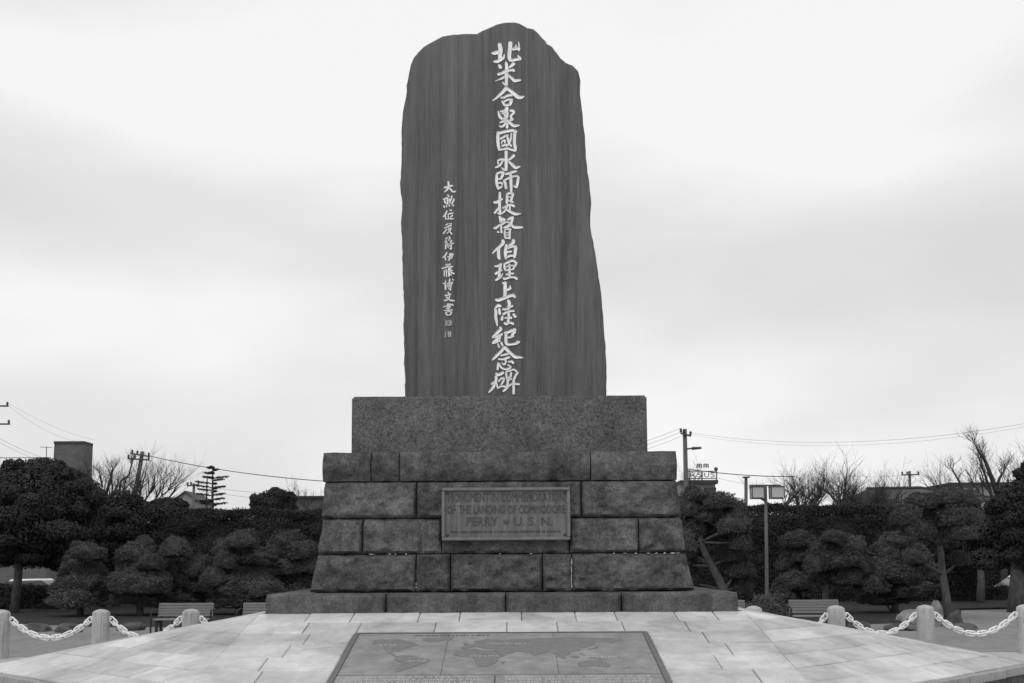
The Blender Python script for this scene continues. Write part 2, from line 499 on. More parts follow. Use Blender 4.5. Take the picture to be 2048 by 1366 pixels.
for u0, u1 in ((-1.409, -0.515), (-0.511, 0.515), (0.519, 1.409)):
    m = MB(); slope_poly(m, rect(u0, u1, MAPT0 + 0.02, MT1 - 0.012), 0.0, 0.012); m.obj('map_sheet', M['map'], mp_root)
for u0, u1 in ((-1.409, -0.045), (-0.030, 1.409)):
    m = MB(); slope_poly(m, rect(u0, u1, MT1 + 0.012, T_R - 0.03), 0.0, 0.012); o = m.obj('text_sheet', M['map'], mp_root)
    mm = MB()
    for r_ in range(7):
        t = MT1 + 0.055 + r_ * 0.075; u = u0 + 0.08
        while u < u1 - 0.12:
            wd = rng.uniform(0.012, 0.03)
            slope_poly(mm, rect(u, u + wd, t, t + rng.uniform(0.02, 0.035)), 0.010, 0.0135); u += wd + rng.choice((0.008, 0.01, 0.03))
    mm.obj('engraved_text', M['map_text'], o)['kind'] = 'stuff'
for u0, u1 in ((-1.455, -1.412), (1.412, 1.455)):
    m = MB(); slope_poly(m, rect(u0, u1, MAPT0, T_R - 0.02), 0.0, 0.022); m.obj('frame_bar', M['map_frame'], mp_root)
m = MB(); slope_poly(m, rect(-1.411, 1.411, MAPT0, MAPT0 + 0.018), 0.0, 0.022); m.obj('frame_bar', M['map_frame'], mp_root)
# land masses: longitude -170..190 over the width, latitude 78..-55 over the depth
def geo(lon, lat):
    u = float(np.interp(lon, [-170, -165, -81, -35, -17, 51, 114, 153, 180], [-1.26, -1.236, -.968, -.627, -.434, .057, .695, .995, 1.17]))
    t = float(np.interp(-lat, [-76, -72, -36, 0, 12, 34, 54], [1.14, 1.18, 1.55, 1.85, 1.95, 2.14, 2.29]))
    return (u, t)
LAND = {
 'north_america': [(-165, 66), (-155, 71), (-125, 70), (-95, 73), (-80, 70), (-65, 61), (-56, 52), (-66, 45), (-76, 36), (-81, 26), (-84, 30), (-97, 27), (-95, 18), (-87, 21), (-84, 11), (-79, 8), (-85, 9), (-95, 15), (-105, 20), (-115, 31), (-124, 41), (-124, 49), (-138, 59), (-152, 58), (-163, 55)],
 'greenland': [(-55, 76), (-20, 76), (-22, 70), (-42, 60), (-52, 66)],
 'south_america': [(-79, 8), (-70, 12), (-60, 9), (-50, 0), (-35, -7), (-39, -17), (-48, -26), (-57, -37), (-66, -45), (-69, -54), (-74, -50), (-72, -30), (-70, -18), (-81, -5)],
 'africa': [(-17, 15), (-16, 24), (-6, 35), (10, 37), (20, 31), (33, 31), (43, 12), (51, 11), (40, -4), (40, -15), (33, -26), (26, -34), (19, -34), (12, -17), (9, 2), (-8, 5)],
 'eurasia': [(-9, 43), (-9, 37), (0, 38), (10, 44), (18, 40), (27, 36), (36, 36), (35, 30), (43, 13), (57, 18), (58, 25), (67, 25), (73, 18), (77, 8), (82, 16), (91, 22), (98, 10), (103, 1), (105, 10), (109, 14), (108, 21), (121, 28), (122, 39), (129, 37), (128, 42), (141, 50), (142, 59), (160, 60), (163, 56), (178, 64), (180, 70), (140, 73), (105, 76), (70, 71), (45, 67), (25, 71), (8, 62), (8, 54), (-3, 48)],
 'australia': [(114, -22), (122, -17), (131, -12), (137, -15), (142, -11), (146, -19), (153, -28), (149, -38), (138, -35), (130, -32), (116, -35)],
 'borneo': [(109, 2), (117, 7), (118, 1), (114, -4)], 'sumatra': [(96, 5), (104, -2), (105, -6), (98, 1)],
 'new_guinea': [(131, -1), (141, -3), (150, -9), (141, -9)], 'japan': [(130, 33), (136, 36), (141, 42), (145, 44), (141, 36), (135, 33)],
 'madagascar': [(44, -17), (50, -14), (47, -25)], 'new_zealand': [(167, -46), (173, -41), (178, -38), (174, -42)], 'britain': [(-5, 50), (1, 52), (-3, 58), (-6, 56)], 'philippines': [(120, 17), (123, 13), (126, 7), (122, 8)]}
for nme, pts in LAND.items():
    m = MB(); slope_poly(m, [geo(*p) for p in pts], 0.010, 0.0165)
    me = m.mesh('land_mass')
    bm = bmesh.new(); bm.from_mesh(me); bmesh.ops.triangulate(bm, faces=[f for f in bm.faces if len(f.verts) > 4]); bm.to_mesh(me); bm.free()
    link_mesh('land_mass', me, M['map_land'], mp_root)
mm = MB()
def tiny_text(m_, u0, u1, t, h_=0.03):
    u = u0
    while u < u1:
        wd = rng.uniform(0.014, 0.03)
        slope_poly(m_, rect(u, u + wd, t + rng.uniform(0, .006), t + h_), 0.010, 0.0175); u += wd + rng.choice((0.008, 0.012, 0.022))
tiny_text(mm, -0.85, -0.13, MAPT0 + 0.085, 0.035)
mm.obj('map_title', M['map_frame'], mp_root)['kind'] = 'stuff'
mm = MB()
for lon0, lon1, lat in ((-140, -85, 52), (-62, -42, -10), (5, 38, 8), (25, 70, 55), (120, 165, 4)):
    u0, t = geo(lon0, lat); u1, _ = geo(lon1, lat); tiny_text(mm, u0, u1, t, 0.022)
mm.obj('map_lettering', M['map_text'], mp_root)['kind'] = 'stuff'

# ------------------------------------------------------------------ monument
MON = tag(empty('stone_monument', (XM, Y_C, 0)), 'tall dark inscribed stone slab on a stepped base of rough stone blocks', 'monument')
def nz(p, s, o=0.0): return mnoise.fractal(Vector(p) * s + Vector((o, o * 1.7, o * .3)), 1.0, 2.0, 4)
STONE_ID = [0]
def facing(course, u0, u1, ends, z0, z1, hb, ht, depth, rot=0.0, r=0.045, rough=0.026, gap=0.011, name='facing_stone', mat='stone', bulge=0.0, du=0.028, xo=0.0):
    """one stone of a course whose outer face leans from half-width hb at z0 to ht at z1; u runs along the face.
    ends: (left, right) True where the stone turns the corner"""
    STONE_ID[0] += 1; sid = STONE_ID[0] * 3.71
    H = z1 - z0 - gap
    nu = max(4, int((u1 - u0) / du)); nv = max(4, int(H / du)); nd = max(2, int(depth / 0.15))
    def half(b): return hb + (ht - hb) * b
    vid = {}; m = MB()
    def pt(i, j, k):
        key = (i, j, k)
        if key in vid: return vid[key]
        a, b, c = i / nu, j / nv, k / nd
        h = half(b)
        xl = -h if ends[0] else u0 + gap / 2
        xr = h if ends[1] else u1 - gap / 2
        x = xl + (xr - xl) * a; z = z0 + gap / 2 + H * b; y = -h + depth * c
        ev = min(b, 1 - b) * H
        eu = min(a, 1 - a) * (xr - xl)
        def pil(e):
            if e >= r: return 0.0
            q = 1 - e / r
            return r * (1 - math.sqrt(max(0, 1 - q * q)))
        if k == 0:
            y += max(pil(ev), pil(eu)) if not bulge else pil(eu) * .6
            if bulge: y += bulge * (2 * b - 1) ** 2
            fade = min(1.0, min(ev, eu) / (r * .6) + 0.25)
            y += rough * fade * (nz((x, z, 0), 5.5, sid) * 1.3 + 1.0 * nz((x * .45, z, 3), 16.0, sid))
        for side, e_ in ((0, i == 0), (1, i == nu)):
            if e_ and ends[side]:
                ec = c * depth
                off = max(pil(ev) if not bulge else 0, pil(ec) if k < nd else 0)
                if bulge: off += bulge * (2 * b - 1) ** 2
                off += rough * .8 * nz((y, z, 9), 6.0, sid)
                x += off if side == 0 else -off
        if j in (0, nv):
            z += (0.004 * nz((x, y, 2), 6.0, sid)) * (1 if j == 0 else -1)
        m.v.append((x, y, z)); vid[key] = len(m.v) - 1
        return vid[key]
    for i in range(nu):
        for j in range(nv):
            m.f.append((pt(i, j, 0), pt(i + 1, j, 0), pt(i + 1, j + 1, 0), pt(i, j + 1, 0)))
            m.f.append((pt(i, j, nd), pt(i, j + 1, nd), pt(i + 1, j + 1, nd), pt(i + 1, j, nd)))
    for j in range(nv):
        for k in range(nd):
            m.f.append((pt(0, j, k), pt(0, j + 1, k), pt(0, j + 1, k + 1), pt(0, j, k + 1)))
            m.f.append((pt(nu, j, k), pt(nu, j, k + 1), pt(nu, j + 1, k + 1), pt(nu, j + 1, k)))
    for i in range(nu):
        for k in range(nd):
            m.f.append((pt(i, 0, k), pt(i, 0, k + 1), pt(i + 1, 0, k + 1), pt(i + 1, 0, k)))
            m.f.append((pt(i, nv, k), pt(i + 1, nv, k), pt(i + 1, nv, k + 1), pt(i, nv, k + 1)))
    me = m.mesh(name); smooth_by_angle(me, 50)
    o = link_mesh(name, me, M[mat], MON)
    o.rotation_euler = (0, 0, rot); o.location.x = xo
    return o

def course(z0, z1, hb, ht, cuts, depth=0.55, name='facing_stone', mat='stone', **kw):
    h = min(hb, ht)
    ed = [-hb] + cuts + [hb]
    for k in range(len(ed) - 1):
        facing(0, ed[k], ed[k + 1], (k == 0, k == len(ed) - 2), z0, z1, hb, ht, depth, 0.0, name=name, mat=mat, **kw)
    kw2 = dict(kw); kw2['du'] = 0.16
    facing(0, -hb, 0.2, (True, False), z0, z1, hb, ht, depth, math.pi, name=name, mat=mat, **kw2)
    facing(0, 0.2, hb, (False, True), z0, z1, hb, ht, depth, math.pi, name=name, mat=mat, **kw2)
    for rot in (math.pi / 2, -math.pi / 2):
        lim = h - depth - 0.004
        jm = rng.uniform(-0.4, 0.4)
        kw3 = dict(kw); kw3['du'] = 0.09
        facing(0, -lim, jm, (False, False), z0, z1, hb, ht, depth * .9, rot, name=name, mat=mat, **kw3)
        facing(0, jm, lim, (False, False), z0, z1, hb, ht, depth * .9, rot, name=name, mat=mat, **kw3)

def ux(px, h): return P(px, 1100, Y_C - h).x - XM
Z1 = P(1003, 1185.5, Y_F).z
Z2 = P(1003, 1107, Y_C - 2.07).z
Z3 = P(1003, 1036, Y_C - 2.02).z
Z4 = P(1003, 962, Y_C - 2.0).z
Z5 = P(1003, 903, Y_C - 1.985).z
h0 = HB
course(Z_B - 0.16, Z1, HB + .03, HB + .018, [ux(772, HB), ux(1011, HB), ux(1242, HB)], 0.75, 'base_stone', 'base_stone', r=0.05, rough=0.006)
course(Z1 + .002, Z2, 2.177, 2.10, [ux(832, 2.1), ux(901, 2.1), ux(1084.5, 2.1), ux(1143.5, 2.1)], r=0.035)
course(Z2, Z3, 2.105, 2.055, [ux(725, 2.05), ux(883, 2.05), ux(1139, 2.05), ux(1278, 2.05)], r=0.04)
course(Z3, Z4, 2.062, 2.035, [ux(834.5, 2), ux(1166, 2)], r=0.05, xo=-.012)
course(Z4, Z5, 2.055, 2.05, [ux(745, 2), ux(801.6, 2), ux(1187, 2)], name='coping_stone', r=0.03, bulge=0.05, rough=0.014, xo=-.022)
# rubble core behind the facing
m = MB().box(-HB + .6, HB - .6, -HB + .6, HB - .6, 0.4, Z1 - .02)
m.box(-1.6, 1.6, -1.6, 1.6, Z1 - .019, Z5 - 0.02)
m.obj('rubble_core', M['core'], MON)
m = MB().box(-1.93, 1.93, -1.93, 1.93, Z1 + .05, Z4 + .1); m.box(-HB + .08, HB - .08, -HB + .08, HB - .08, Z_B - .1, Z1 - .07)
m.obj('joint_mortar', M['core'], MON)
# lime bleeding from the joints
def lime(px, py, w_, h_, hf):
    p = P(px, py, Y_C - hf) - Vector((XM, Y_C, 0))
    m = MB(); n = 9
    pts = []
    for k in range(n):
        t = 2 * math.pi * k / n
        pts.append((math.cos(t) * w_ * rng.uniform(.7, 1.2), math.sin(t) * h_ * rng.uniform(.6, 1.2)))
    for x, z in pts: m.v.append((x, 0.02, z))
    for x, z in pts: m.v.append((x * .7, -0.004, z * .7))
    for k in range(n): m.f.append((k, (k + 1) % n, n + (k + 1) % n, n + k))
    m.f.append(tuple(range(n, 2 * n)))
    m.obj('lime_stain', M['mortar'], MON, loc=p)
for x, w_ in ((742, .03), (748, .02), (779, .022), (791, .014), (812, .012), (1000, .016), (1228, .016), (1250, .02), (1272, .014), (1297, .022), (1313, .02), (1330, .02), (1345, .025), (1357, .02), (1062, .014)):
    lime(x, 1107.5 - (x - 1003) * .004, w_ * rng.uniform(.6, 1.3), rng.uniform(.004, .009), 2.092)
for y_, l_ in ((1124, .05), (1140, .06), (1160, .085), (1172, .05)): lime(1143.3 + rng.uniform(-.6, .6), y_, 0.005, l_, 2.15)
for y_ in (1168, 1175): lime(832, y_, 0.005, 0.018, 2.165)

# granite block
BW, BD = 1.81, 1.15
bx_l = P(703, 850, Y_C - BD).x - XM; bx_r = P(1294.5, 850, Y_C - BD).x - XM
BZ1 = P(1003, 791.5, Y_C - BD).z
bmh = bmesh.new()
bmesh.ops.create_cube(bmh, size=1.0)
for v in bmh.verts:
    v.co = Vector(((bx_l + bx_r) / 2 + v.co.x * (bx_r - bx_l), v.co.y * 2 * BD, (Z5 + BZ1) / 2 + v.co.z * (BZ1 - Z5)))
bmesh.ops.bevel(bmh, geom=list(bmh.edges), offset=0.022, segments=3, affect='EDGES')
bmesh.ops.subdivide_edges(bmh, edges=[e_ for e_ in bmh.edges if e_.calc_length() > 0.4], cuts=24, use_grid_fill=True)
for v in bmh.verts:
    v.co += Vector((0, 1, 0)) * (0.004 * nz(v.co, 3.0, 5)) + Vector((0, 0, 0.005 * nz(v.co, 1.4, 8)))
me = bpy.data.meshes.new('granite_block'); bmh.to_mesh(me); bmh.free(); smooth_by_angle(me, 35)
link_mesh('granite_block', me, M['granite'], MON)

# the slab
Y_S = Y_C - 0.36
OUT = [(809.5, 800), (809.5, 790), (808.5, 735), (807.6, 675), (807, 620), (806.4, 560), (805, 499), (803.8, 465), (802.7, 438), (803.5, 401), (799.8, 364), (800.3, 353), (801.5, 325), (803.5, 264),
 (805, 223), (808.8, 201), (815, 162), (821, 127), (827, 111.5), (835.7, 102), (846.7, 92), (857.7, 84), (870, 77), (884.5, 70), (906.5, 66), (931, 65), (953, 65.7), (965, 59), (980, 52),
 (994, 45.6), (1009, 42), (1030, 42), (1041, 45), (1055, 53), (1067.6, 56.6), (1077, 63.5), (1083.5, 72.5), (1091, 78.6), (1094.5, 84.7), (1104, 89.6), (1114, 104), (1121, 112.8),
 (1133.5, 124), (1146, 130), (1156.7, 139.6), (1159, 152), (1159, 176), (1164, 215), (1167.7, 252), (1169, 276), (1172.6, 313), (1176, 345), (1181, 389), (1181, 455), (1185, 479),
 (1192, 511), (1199.5, 560), (1203, 584), (1207, 633), (1209.5, 673), (1212.7, 723), (1213.3, 788), (1213.3, 800)]
fine = []
for i in range(len(OUT) - 1):
    a, b = Vector(OUT[i]), Vector(OUT[i + 1])
    n = max(1, int((b - a).length / 9))
    for k in range(n): fine.append(a.lerp(b, k / n))
fine.append(Vector(OUT[-1]))
ctr = Vector((1000, 430))
rings = []
for (yoff, ins, ns) in ((0.0, 5.0, 2.6), (0.012, 2.2, 2.2), (0.05, 0.0, 1.6), (0.16, -1.5, 3.0), (0.30, -1.0, 4.0), (0.42, 0.5, 4.0), (0.52, 5, 3.0)):
    ring = []
    for k, q in enumerate(fine):
        a, b = fine[max(k - 1, 0)], fine[min(k + 1, len(fine) - 1)]
        d = (b - a).normalized(); nrm = Vector((-d.y, d.x))
        if nrm.dot(ctr - q) < 0: nrm = -nrm
        jit = nz((q.x * .02, q.y * .02, yoff * 9), 1.0, 3) * ns + nz((q.x * .1, q.y * .1, yoff * 20), 1.0, 9) * ns * .5
        if q.y > 780: jit = 0; 
        qq = q + nrm * (ins + jit)
        if q.y >= 799: qq.y = 800
        wp = P(qq.x, qq.y, Y_S)
        ring.append(Vector((wp.x - XM, Y_S - Y_C + yoff, max(wp.z, BZ1 - 0.03))))
    rings.append(ring)
m = MB(); n = len(fine)
for r_ in rings: m.v += [tuple(v) for v in r_]
for i in range(len(rings) - 1):
    for k in range(n - 1): m.f.append((i * n + k, i * n + k + 1, (i + 1) * n + k + 1, (i + 1) * n + k))
    m.f.append((i * n + n - 1, i * n, (i + 1) * n, (i + 1) * n + n - 1))
m.f.append(tuple(range(n - 1, -1, -1))); m.f.append(tuple(range((len(rings) - 1) * n, len(rings) * n)))
me = m.mesh('inscribed_slab')
bm = bmesh.new(); bm.from_mesh(me); bmesh.ops.recalc_face_normals(bm, faces=bm.faces)
bmesh.ops.triangulate(bm, faces=[f for f in bm.faces if len(f.verts) > 4]); bm.to_mesh(me); bm.free()
me.materials.append(M['slab']); me.materials.append(M['slab_edge'])
for p in me.polygons:
    p.material_index = 0 if abs(p.normal.y) > 0.8 and p.center.y < Y_S - Y_C + 0.02 else 1
me.polygons.foreach_set('use_smooth', [True] * len(me.polygons))
me.set_sharp_from_angle(angle=RAD(60))
SLAB = link_mesh('inscribed_slab', me, None, MON)

# brush characters, cut as shallow troughs filled with white
def catmull(pts, sub=4):
    if len(pts) < 3:
        a, b = pts; return [tuple(a[i] + (b[i] - a[i]) * k / sub for i in range(3)) for k in range(sub + 1)]
    out = []
    ext = [tuple(2 * pts[0][i] - pts[1][i] for i in range(3))] + list(pts) + [tuple(2 * pts[-1][i] - pts[-2][i] for i in range(3))]
    for s in range(1, len(ext) - 2):
        p0, p1, p2, p3 = ext[s - 1:s + 3]
        for k in range(sub):
            t = k / sub
            out.append(tuple(0.5 * ((2 * p1[i]) + (-p0[i] + p2[i]) * t + (2 * p0[i] - 5 * p1[i] + 4 * p2[i] - p3[i]) * t * t + (-p0[i] + 3 * p1[i] - 3 * p2[i] + p3[i]) * t ** 3) for i in range(3)))
    out.append(tuple(pts[-1]))
    return out
def stroke(m, pts, org, sc, lift, Yp=None, off=(0, 0)):
    c = catmull(pts)
    c = [(org[0] + u * sc, org[1] + v * sc, max(w_ * sc, 0.9) * 0.5) for u, v, w_ in c]
    # rounded ends
    def endcap(c, rev):
        a = c[-1] if not rev else c[0]; b = c[-2] if not rev else c[1]
        d = Vector((a[0] - b[0], a[1] - b[1]))
        if d.length < 1e-6: return []
        d.normalize(); r_ = a[2]
        return [(a[0] + d.x * r_ * .45, a[1] + d.y * r_ * .45, r_ * .75), (a[0] + d.x * r_ * .7, a[1] + d.y * r_ * .7, r_ * .3)]
    c = list(reversed(endcap(c, True))) + c + endcap(c, False)
    b0 = len(m.v); n = len(c)
    y = Y_S - Y_C - lift
    for k in range(n):
        a, b = c[max(k - 1, 0)], c[min(k + 1, n - 1)]
        d = Vector((b[0] - a[0], b[1] - a[1]))
        d = d.normalized() if d.length > 1e-9 else Vector((1, 0))
        nn = Vector((-d.y, d.x)); x0, y0, r_ = c[k]
        for s, yo in ((1.0, 0.02), (1.0, 0.0), (0.4, 0.007), (-0.4, 0.007), (-1.0, 0.0), (-1.0, 0.02)):
            w_ = P(x0 + nn.x * r_ * s, y0 + nn.y * r_ * s, Y_S)
            m.v.append((w_.x - XM, y + yo, w_.z))
    for k in range(n - 1):
        for s in range(5):
            q = b0 + k * 6 + s
            m.f.append((q, q + 1, q + 7, q + 6))
def glyph(strokes, org, sc, mat='paint', lift0=0.008):
    m = MB()
    for i, s in enumerate(strokes):
        stroke(m, s, org, sc, lift0 + 0.0006 * i)
    me = m.mesh('character')
    bm = bmesh.new(); bm.from_mesh(me); bmesh.ops.recalc_face_normals(bm, faces=bm.faces); bm.to_mesh(me); bm.free()
    return link_mesh('character', me, M[mat], SLAB)
def S(txt):
    out = []
    for part in txt.strip().split('|'):
        v = [float(x) for x in part.replace(';', ' ').replace(',', ' ').split()]
        out.append([tuple(v[i:i + 3]) for i in range(0, len(v), 3)])
    return out
K9 = 90 / 1366; K10 = 100 / 1366; K6 = 60 / 1366
GLY = [
 ((970, 80), K9, "440,130,110 470,300,130 455,480,120 465,610,110|215,405,60 310,400,110 400,370,100|270,655,50 370,660,90 480,600,90 560,540,70 590,440,35|770,90,120 760,250,120 740,430,115 745,560,110 790,620,85 950,600,80 1080,580,80|1065,570,80 1000,480,45|820,290,75 930,270,90 1040,260,90|1030,330,50 1030,180,50 1015,60,25|930,230,70 940,150,30"),
 ((970, 80), K9, "430,770,80 475,840,100|640,690,70 660,850,100 650,1050,110 650,1200,95 650,1366,90|640,1370,60 570,1330,50 530,1270,25|870,720,110 800,790,80 740,840,50|400,1050,80 500,1020,80 600,970,90 740,930,60 850,920,80 885,950,60|590,1120,70 520,1165,70 420,1210,35 310,1260,20|720,1090,70 800,1160,70 890,1240,90 980,1235,80 1080,1225,50"),
 ((970, 170), K9, "650,90,110 540,220,90 430,320,80 330,410,60 235,480,30|650,100,90 780,190,90 900,290,110 1000,370,110 1100,380,90 1185,350,40|480,380,50 560,390,70 660,340,70 760,310,70 820,330,50|520,490,50 560,560,70 590,620,60|590,500,60 700,450,60 820,450,60|810,460,80 780,540,90 750,620,70|590,620,60 680,610,60 760,620,50"),
 ((970, 170), K9, "670,680,90 650,760,120 640,830,90|400,800,40 425,900,70 460,980,80 520,1030,70|470,810,50 580,780,60|520,870,50 590,850,60 600,960,60|560,1030,50 620,1000,60|690,840,60 670,950,70 650,1050,60|760,780,60 840,790,80 880,840,70 820,900,70 780,970,60 830,1050,70 760,1070,50|450,1150,40 540,1110,70 640,1060,60|650,1080,60 610,1180,60 550,1250,70 480,1270,60 420,1230,25|680,1170,60 665,1300,80|690,1080,60 770,1170,80 870,1245,90 960,1240,70 1040,1235,35"),
 ((970, 255), K9, "400,150,90 390,300,95 395,450,95 410,580,90 440,690,70|430,180,80 560,140,80 700,110,85 850,95,85 950,140,80|910,140,90 895,300,95 895,480,95 920,620,90 910,710,90|450,680,60 560,660,60 690,640,65 790,675,60 900,700,70|470,345,60 560,300,60 640,250,60 700,240,50|670,250,60 690,350,60 720,460,60 800,570,60|800,180,50 790,300,50 760,420,60 700,530,60 640,570,50|510,440,45 505,490,40|510,430,45 600,390,50 600,470,50|520,560,60 600,540,60 660,520,50"),
 ((970, 255), K9, "640,730,90 640,900,85 640,1080,90 640,1290,85|640,1300,60 560,1270,60 490,1215,25|390,1020,50 400,1100,50|385,1010,55 480,970,60 590,980,60|540,1000,60 490,1100,65 420,1170,65 320,1220,50|880,850,85 800,930,70 700,1000,50|700,1020,50 790,1100,80 880,1190,90 950,1225,80 1060,1185,40"),
 ((970, 340), K9, "360,130,70 350,300,85 360,430,85 410,580,70|360,110,60 480,70,70 560,80,70|550,90,90 520,190,80 470,270,60 400,270,40|400,400,50 500,390,60 520,440,50|400,570,60 490,520,60 520,480,40|620,130,60 750,100,75 860,60,75 960,40,50|570,310,50 610,400,80 640,560,80|620,300,50 720,250,60 850,200,60 960,190,60 1020,220,60|1010,220,80 990,380,80 950,540,70|950,535,50 860,490,35|770,130,80 785,300,90 790,480,85 795,650,70"),
 ((970, 340), K9, "450,690,70 450,850,85 440,1050,85 450,1250,80 460,1350,60|270,985,60 350,980,85 450,920,70 530,880,50|290,1310,60 360,1220,60 430,1140,60|380,1310,40 450,1340,50|670,720,70 670,850,80 660,1000,70|680,730,70 780,700,70 860,730,60|850,740,70 810,850,75 790,980,60|700,820,30 800,830,40|700,930,40 850,980,50|540,1160,50 620,1120,60 760,1060,50 860,1090,80 890,1120,50|690,1040,60 640,1180,60 580,1270,60 500,1330,40|760,1050,50 750,1220,55|620,1200,50 720,1250,70 840,1310,80 940,1345,80 1090,1330,30"),
 ((970, 430), K9, "440,50,60 480,130,100 480,210,70|500,120,90 600,140,70|450,210,50 600,200,30|690,150,50 770,100,70 850,70,70|830,90,90 810,200,80 760,300,90 680,350,80 570,390,50|270,400,60 340,390,80 430,320,60 560,260,60 640,210,50 740,240,50|495,290,55 490,400,60 500,540,60|380,510,60 430,530,40|790,300,70 880,370,80 1000,380,85 1140,380,50|600,460,50 595,570,60 620,700,60|600,450,40 700,430,50 790,440,50|760,450,60 745,570,70 745,720,65|620,540,35 740,540,30|620,610,35 740,610,30|620,700,55 740,710,50"),
 ((970, 430), K9, "540,770,90 550,850,100 450,960,90 350,1040,70 230,1160,45|420,1000,90 410,1150,95 420,1280,95 450,1340,60|850,760,80 870,820,90 790,890,80 700,960,50|650,910,80 620,1080,90 620,1220,90 640,1330,70|690,1010,60 810,960,70 930,950,70|930,970,100 920,1120,95 890,1290,75|660,1130,60 800,1110,50|650,1290,60 770,1240,70 860,1240,50"),
 ((970, 515), K9, "300,265,50 390,260,70 490,200,70|490,190,60 460,300,85 440,420,75 430,540,75 420,620,60|320,495,80 400,440,60 500,380,70|325,690,60 400,640,75 480,580,60 540,490,25|590,190,50 590,290,65 620,390,60|620,190,60 730,130,70 860,100,70 960,180,60|950,190,70 880,300,60 840,380,45|650,290,35 740,250,40 880,250,40|640,400,50 740,370,50 840,370,40|740,200,50 745,350,60 745,560,75|650,520,60 740,500,50 860,485,60|560,630,60 600,650,70 740,610,65 880,605,60 970,650,80"),
 ((970, 515), K9, "540,770,50 610,790,80|610,760,90 610,900,100 610,1040,105 600,1180,90|650,990,60 730,960,80 790,930,50|760,920,50 765,850,25|330,1280,70 400,1300,90 560,1240,100 720,1180,90 850,1150,95 910,1200,80"),
 ((970, 600), K9, "300,260,60 330,350,90 325,500,90 350,650,75 375,790,25|310,240,50 400,170,90 470,190,80|430,270,70 440,350,80 450,420,80|710,20,90 740,110,100 720,230,80 700,290,60|540,280,60 640,280,65 760,220,60 840,175,60|560,430,70 640,380,65 760,340,65 880,330,60|530,490,60 510,600,85|860,430,70 920,510,90|720,390,75 720,520,80 700,680,75|600,550,45 710,540,50 800,540,80|590,700,65 650,730,70 760,690,65 860,730,75"),
 ((970, 600), K9, "460,830,70 480,890,90 380,980,90 300,1060,70 230,1130,60|230,1130,60 330,1110,60 450,1070,80 530,1030,60|520,1030,60 430,1120,70 340,1210,90 240,1310,70|460,1080,60 450,1180,60|300,1300,60 450,1230,50|390,1330,45 430,1440,60|490,1290,60 530,1380,60|590,990,60 700,980,75 830,920,80 900,900,60|900,890,90 890,980,90 830,1040,70 800,1110,60|690,1140,55 790,1130,60 870,1090,50|640,990,80 635,1120,90 635,1250,90 670,1340,80 800,1350,60 950,1320,75 1040,1270,60|980,1300,60 970,1245,30"),
 ((965, 690), K10, "600,60,90 520,160,80 420,260,80 330,350,65 270,410,35|610,70,90 720,180,80 820,270,80 900,330,80 1000,335,65 1110,350,25|500,290,40 600,265,50 700,240,50|440,385,50 560,390,55 680,350,60 740,330,50|600,400,45 640,430,50 610,530,50|530,490,35 590,540,50|430,490,50 420,580,60 415,670,60|450,500,50 500,600,55 600,660,55 700,650,60 770,600,50 680,540,25|710,460,40 800,450,60 840,500,60"),
 ((965, 690), K10, "370,780,60 450,810,80 560,750,80|370,850,70 370,960,75 330,1060,70 280,1170,80 170,1295,40|240,1070,45 310,1010,50|390,1050,50 400,1120,50 425,1190,50|440,1000,40 500,920,50 580,900,60|590,910,55 560,1000,60 510,1080,45|425,1180,45 490,1130,50 590,1130,50 660,1150,60|570,1260,60 650,1190,65 720,1120,50 820,1060,50 1000,1070,60|640,740,50 660,870,60 690,980,60 680,1110,60|650,730,50 760,700,50 850,670,50 930,720,50|960,750,60 890,860,60 850,990,65 850,1140,70 850,1330,65|780,760,60 770,850,60 740,930,50|700,880,40 790,870,40|720,960,40 800,930,40"),
 ((870, 355), K6, "600,200,80 620,300,80 610,440,100 540,570,80 430,670,40|420,465,70 520,440,80 620,410,70 740,380,80 820,390,50|660,470,70 740,580,80 830,650,80 940,640,60"),
 ((870, 355), K6, "580,800,70 640,870,60|370,1000,50 460,970,60 560,930,60|440,1000,60 450,1120,70 520,1190,50|570,920,60 570,1060,70 580,1220,70|770,850,70 740,980,70 690,1080,70 670,1170,50|660,970,50 640,1060,50|870,980,60 830,1090,70 770,1200,60 720,1200,40|400,1290,50 430,1370,60|510,1260,50 540,1350,50|640,1260,60 670,1320,60|800,1250,70 840,1300,70"),
 ((870, 415), K6, "540,160,60 500,260,70 440,360,70 370,440,50|480,360,55 485,540,55|680,110,60 760,140,70|590,320,50 700,280,60 830,250,50|600,360,45 620,470,45|800,340,60 760,400,70 700,460,40|500,535,45 640,520,60 840,520,60"),
 ((870, 415), K6, "500,800,50 560,760,50 610,730,40|670,740,40 760,750,50|430,940,45 560,890,50 680,820,60 740,840,60|540,990,50 470,1080,60 380,1190,60|620,930,45 630,1030,50 710,1050,50|600,940,40 760,950,50|740,950,40 700,1050,50|540,1190,45 640,1110,50 700,1130,60 760,1210,80"),
 ((870, 470), K6, "640,70,60 690,170,60|490,190,60 560,120,50|600,190,50 640,250,50|470,320,60 520,260,60|760,250,70 700,340,50|450,330,50 560,340,50|490,400,60 490,520,60 480,630,60|500,420,50 600,410,50|600,400,50 600,580,50|520,510,40 600,510,40|690,380,50 860,390,50|740,400,60 735,540,70 740,650,60 660,610,40|650,470,40 690,530,40"),
 ((870, 470), K6, "540,800,60 490,900,65 420,980,60 350,1030,50|450,980,60 470,1060,65 490,1150,50|650,870,50 760,850,60 830,900,70|760,880,60 770,980,60 700,1060,60 630,1160,70|570,990,45 800,990,50|610,1060,40 790,1060,45|690,880,60 680,1040,60"),
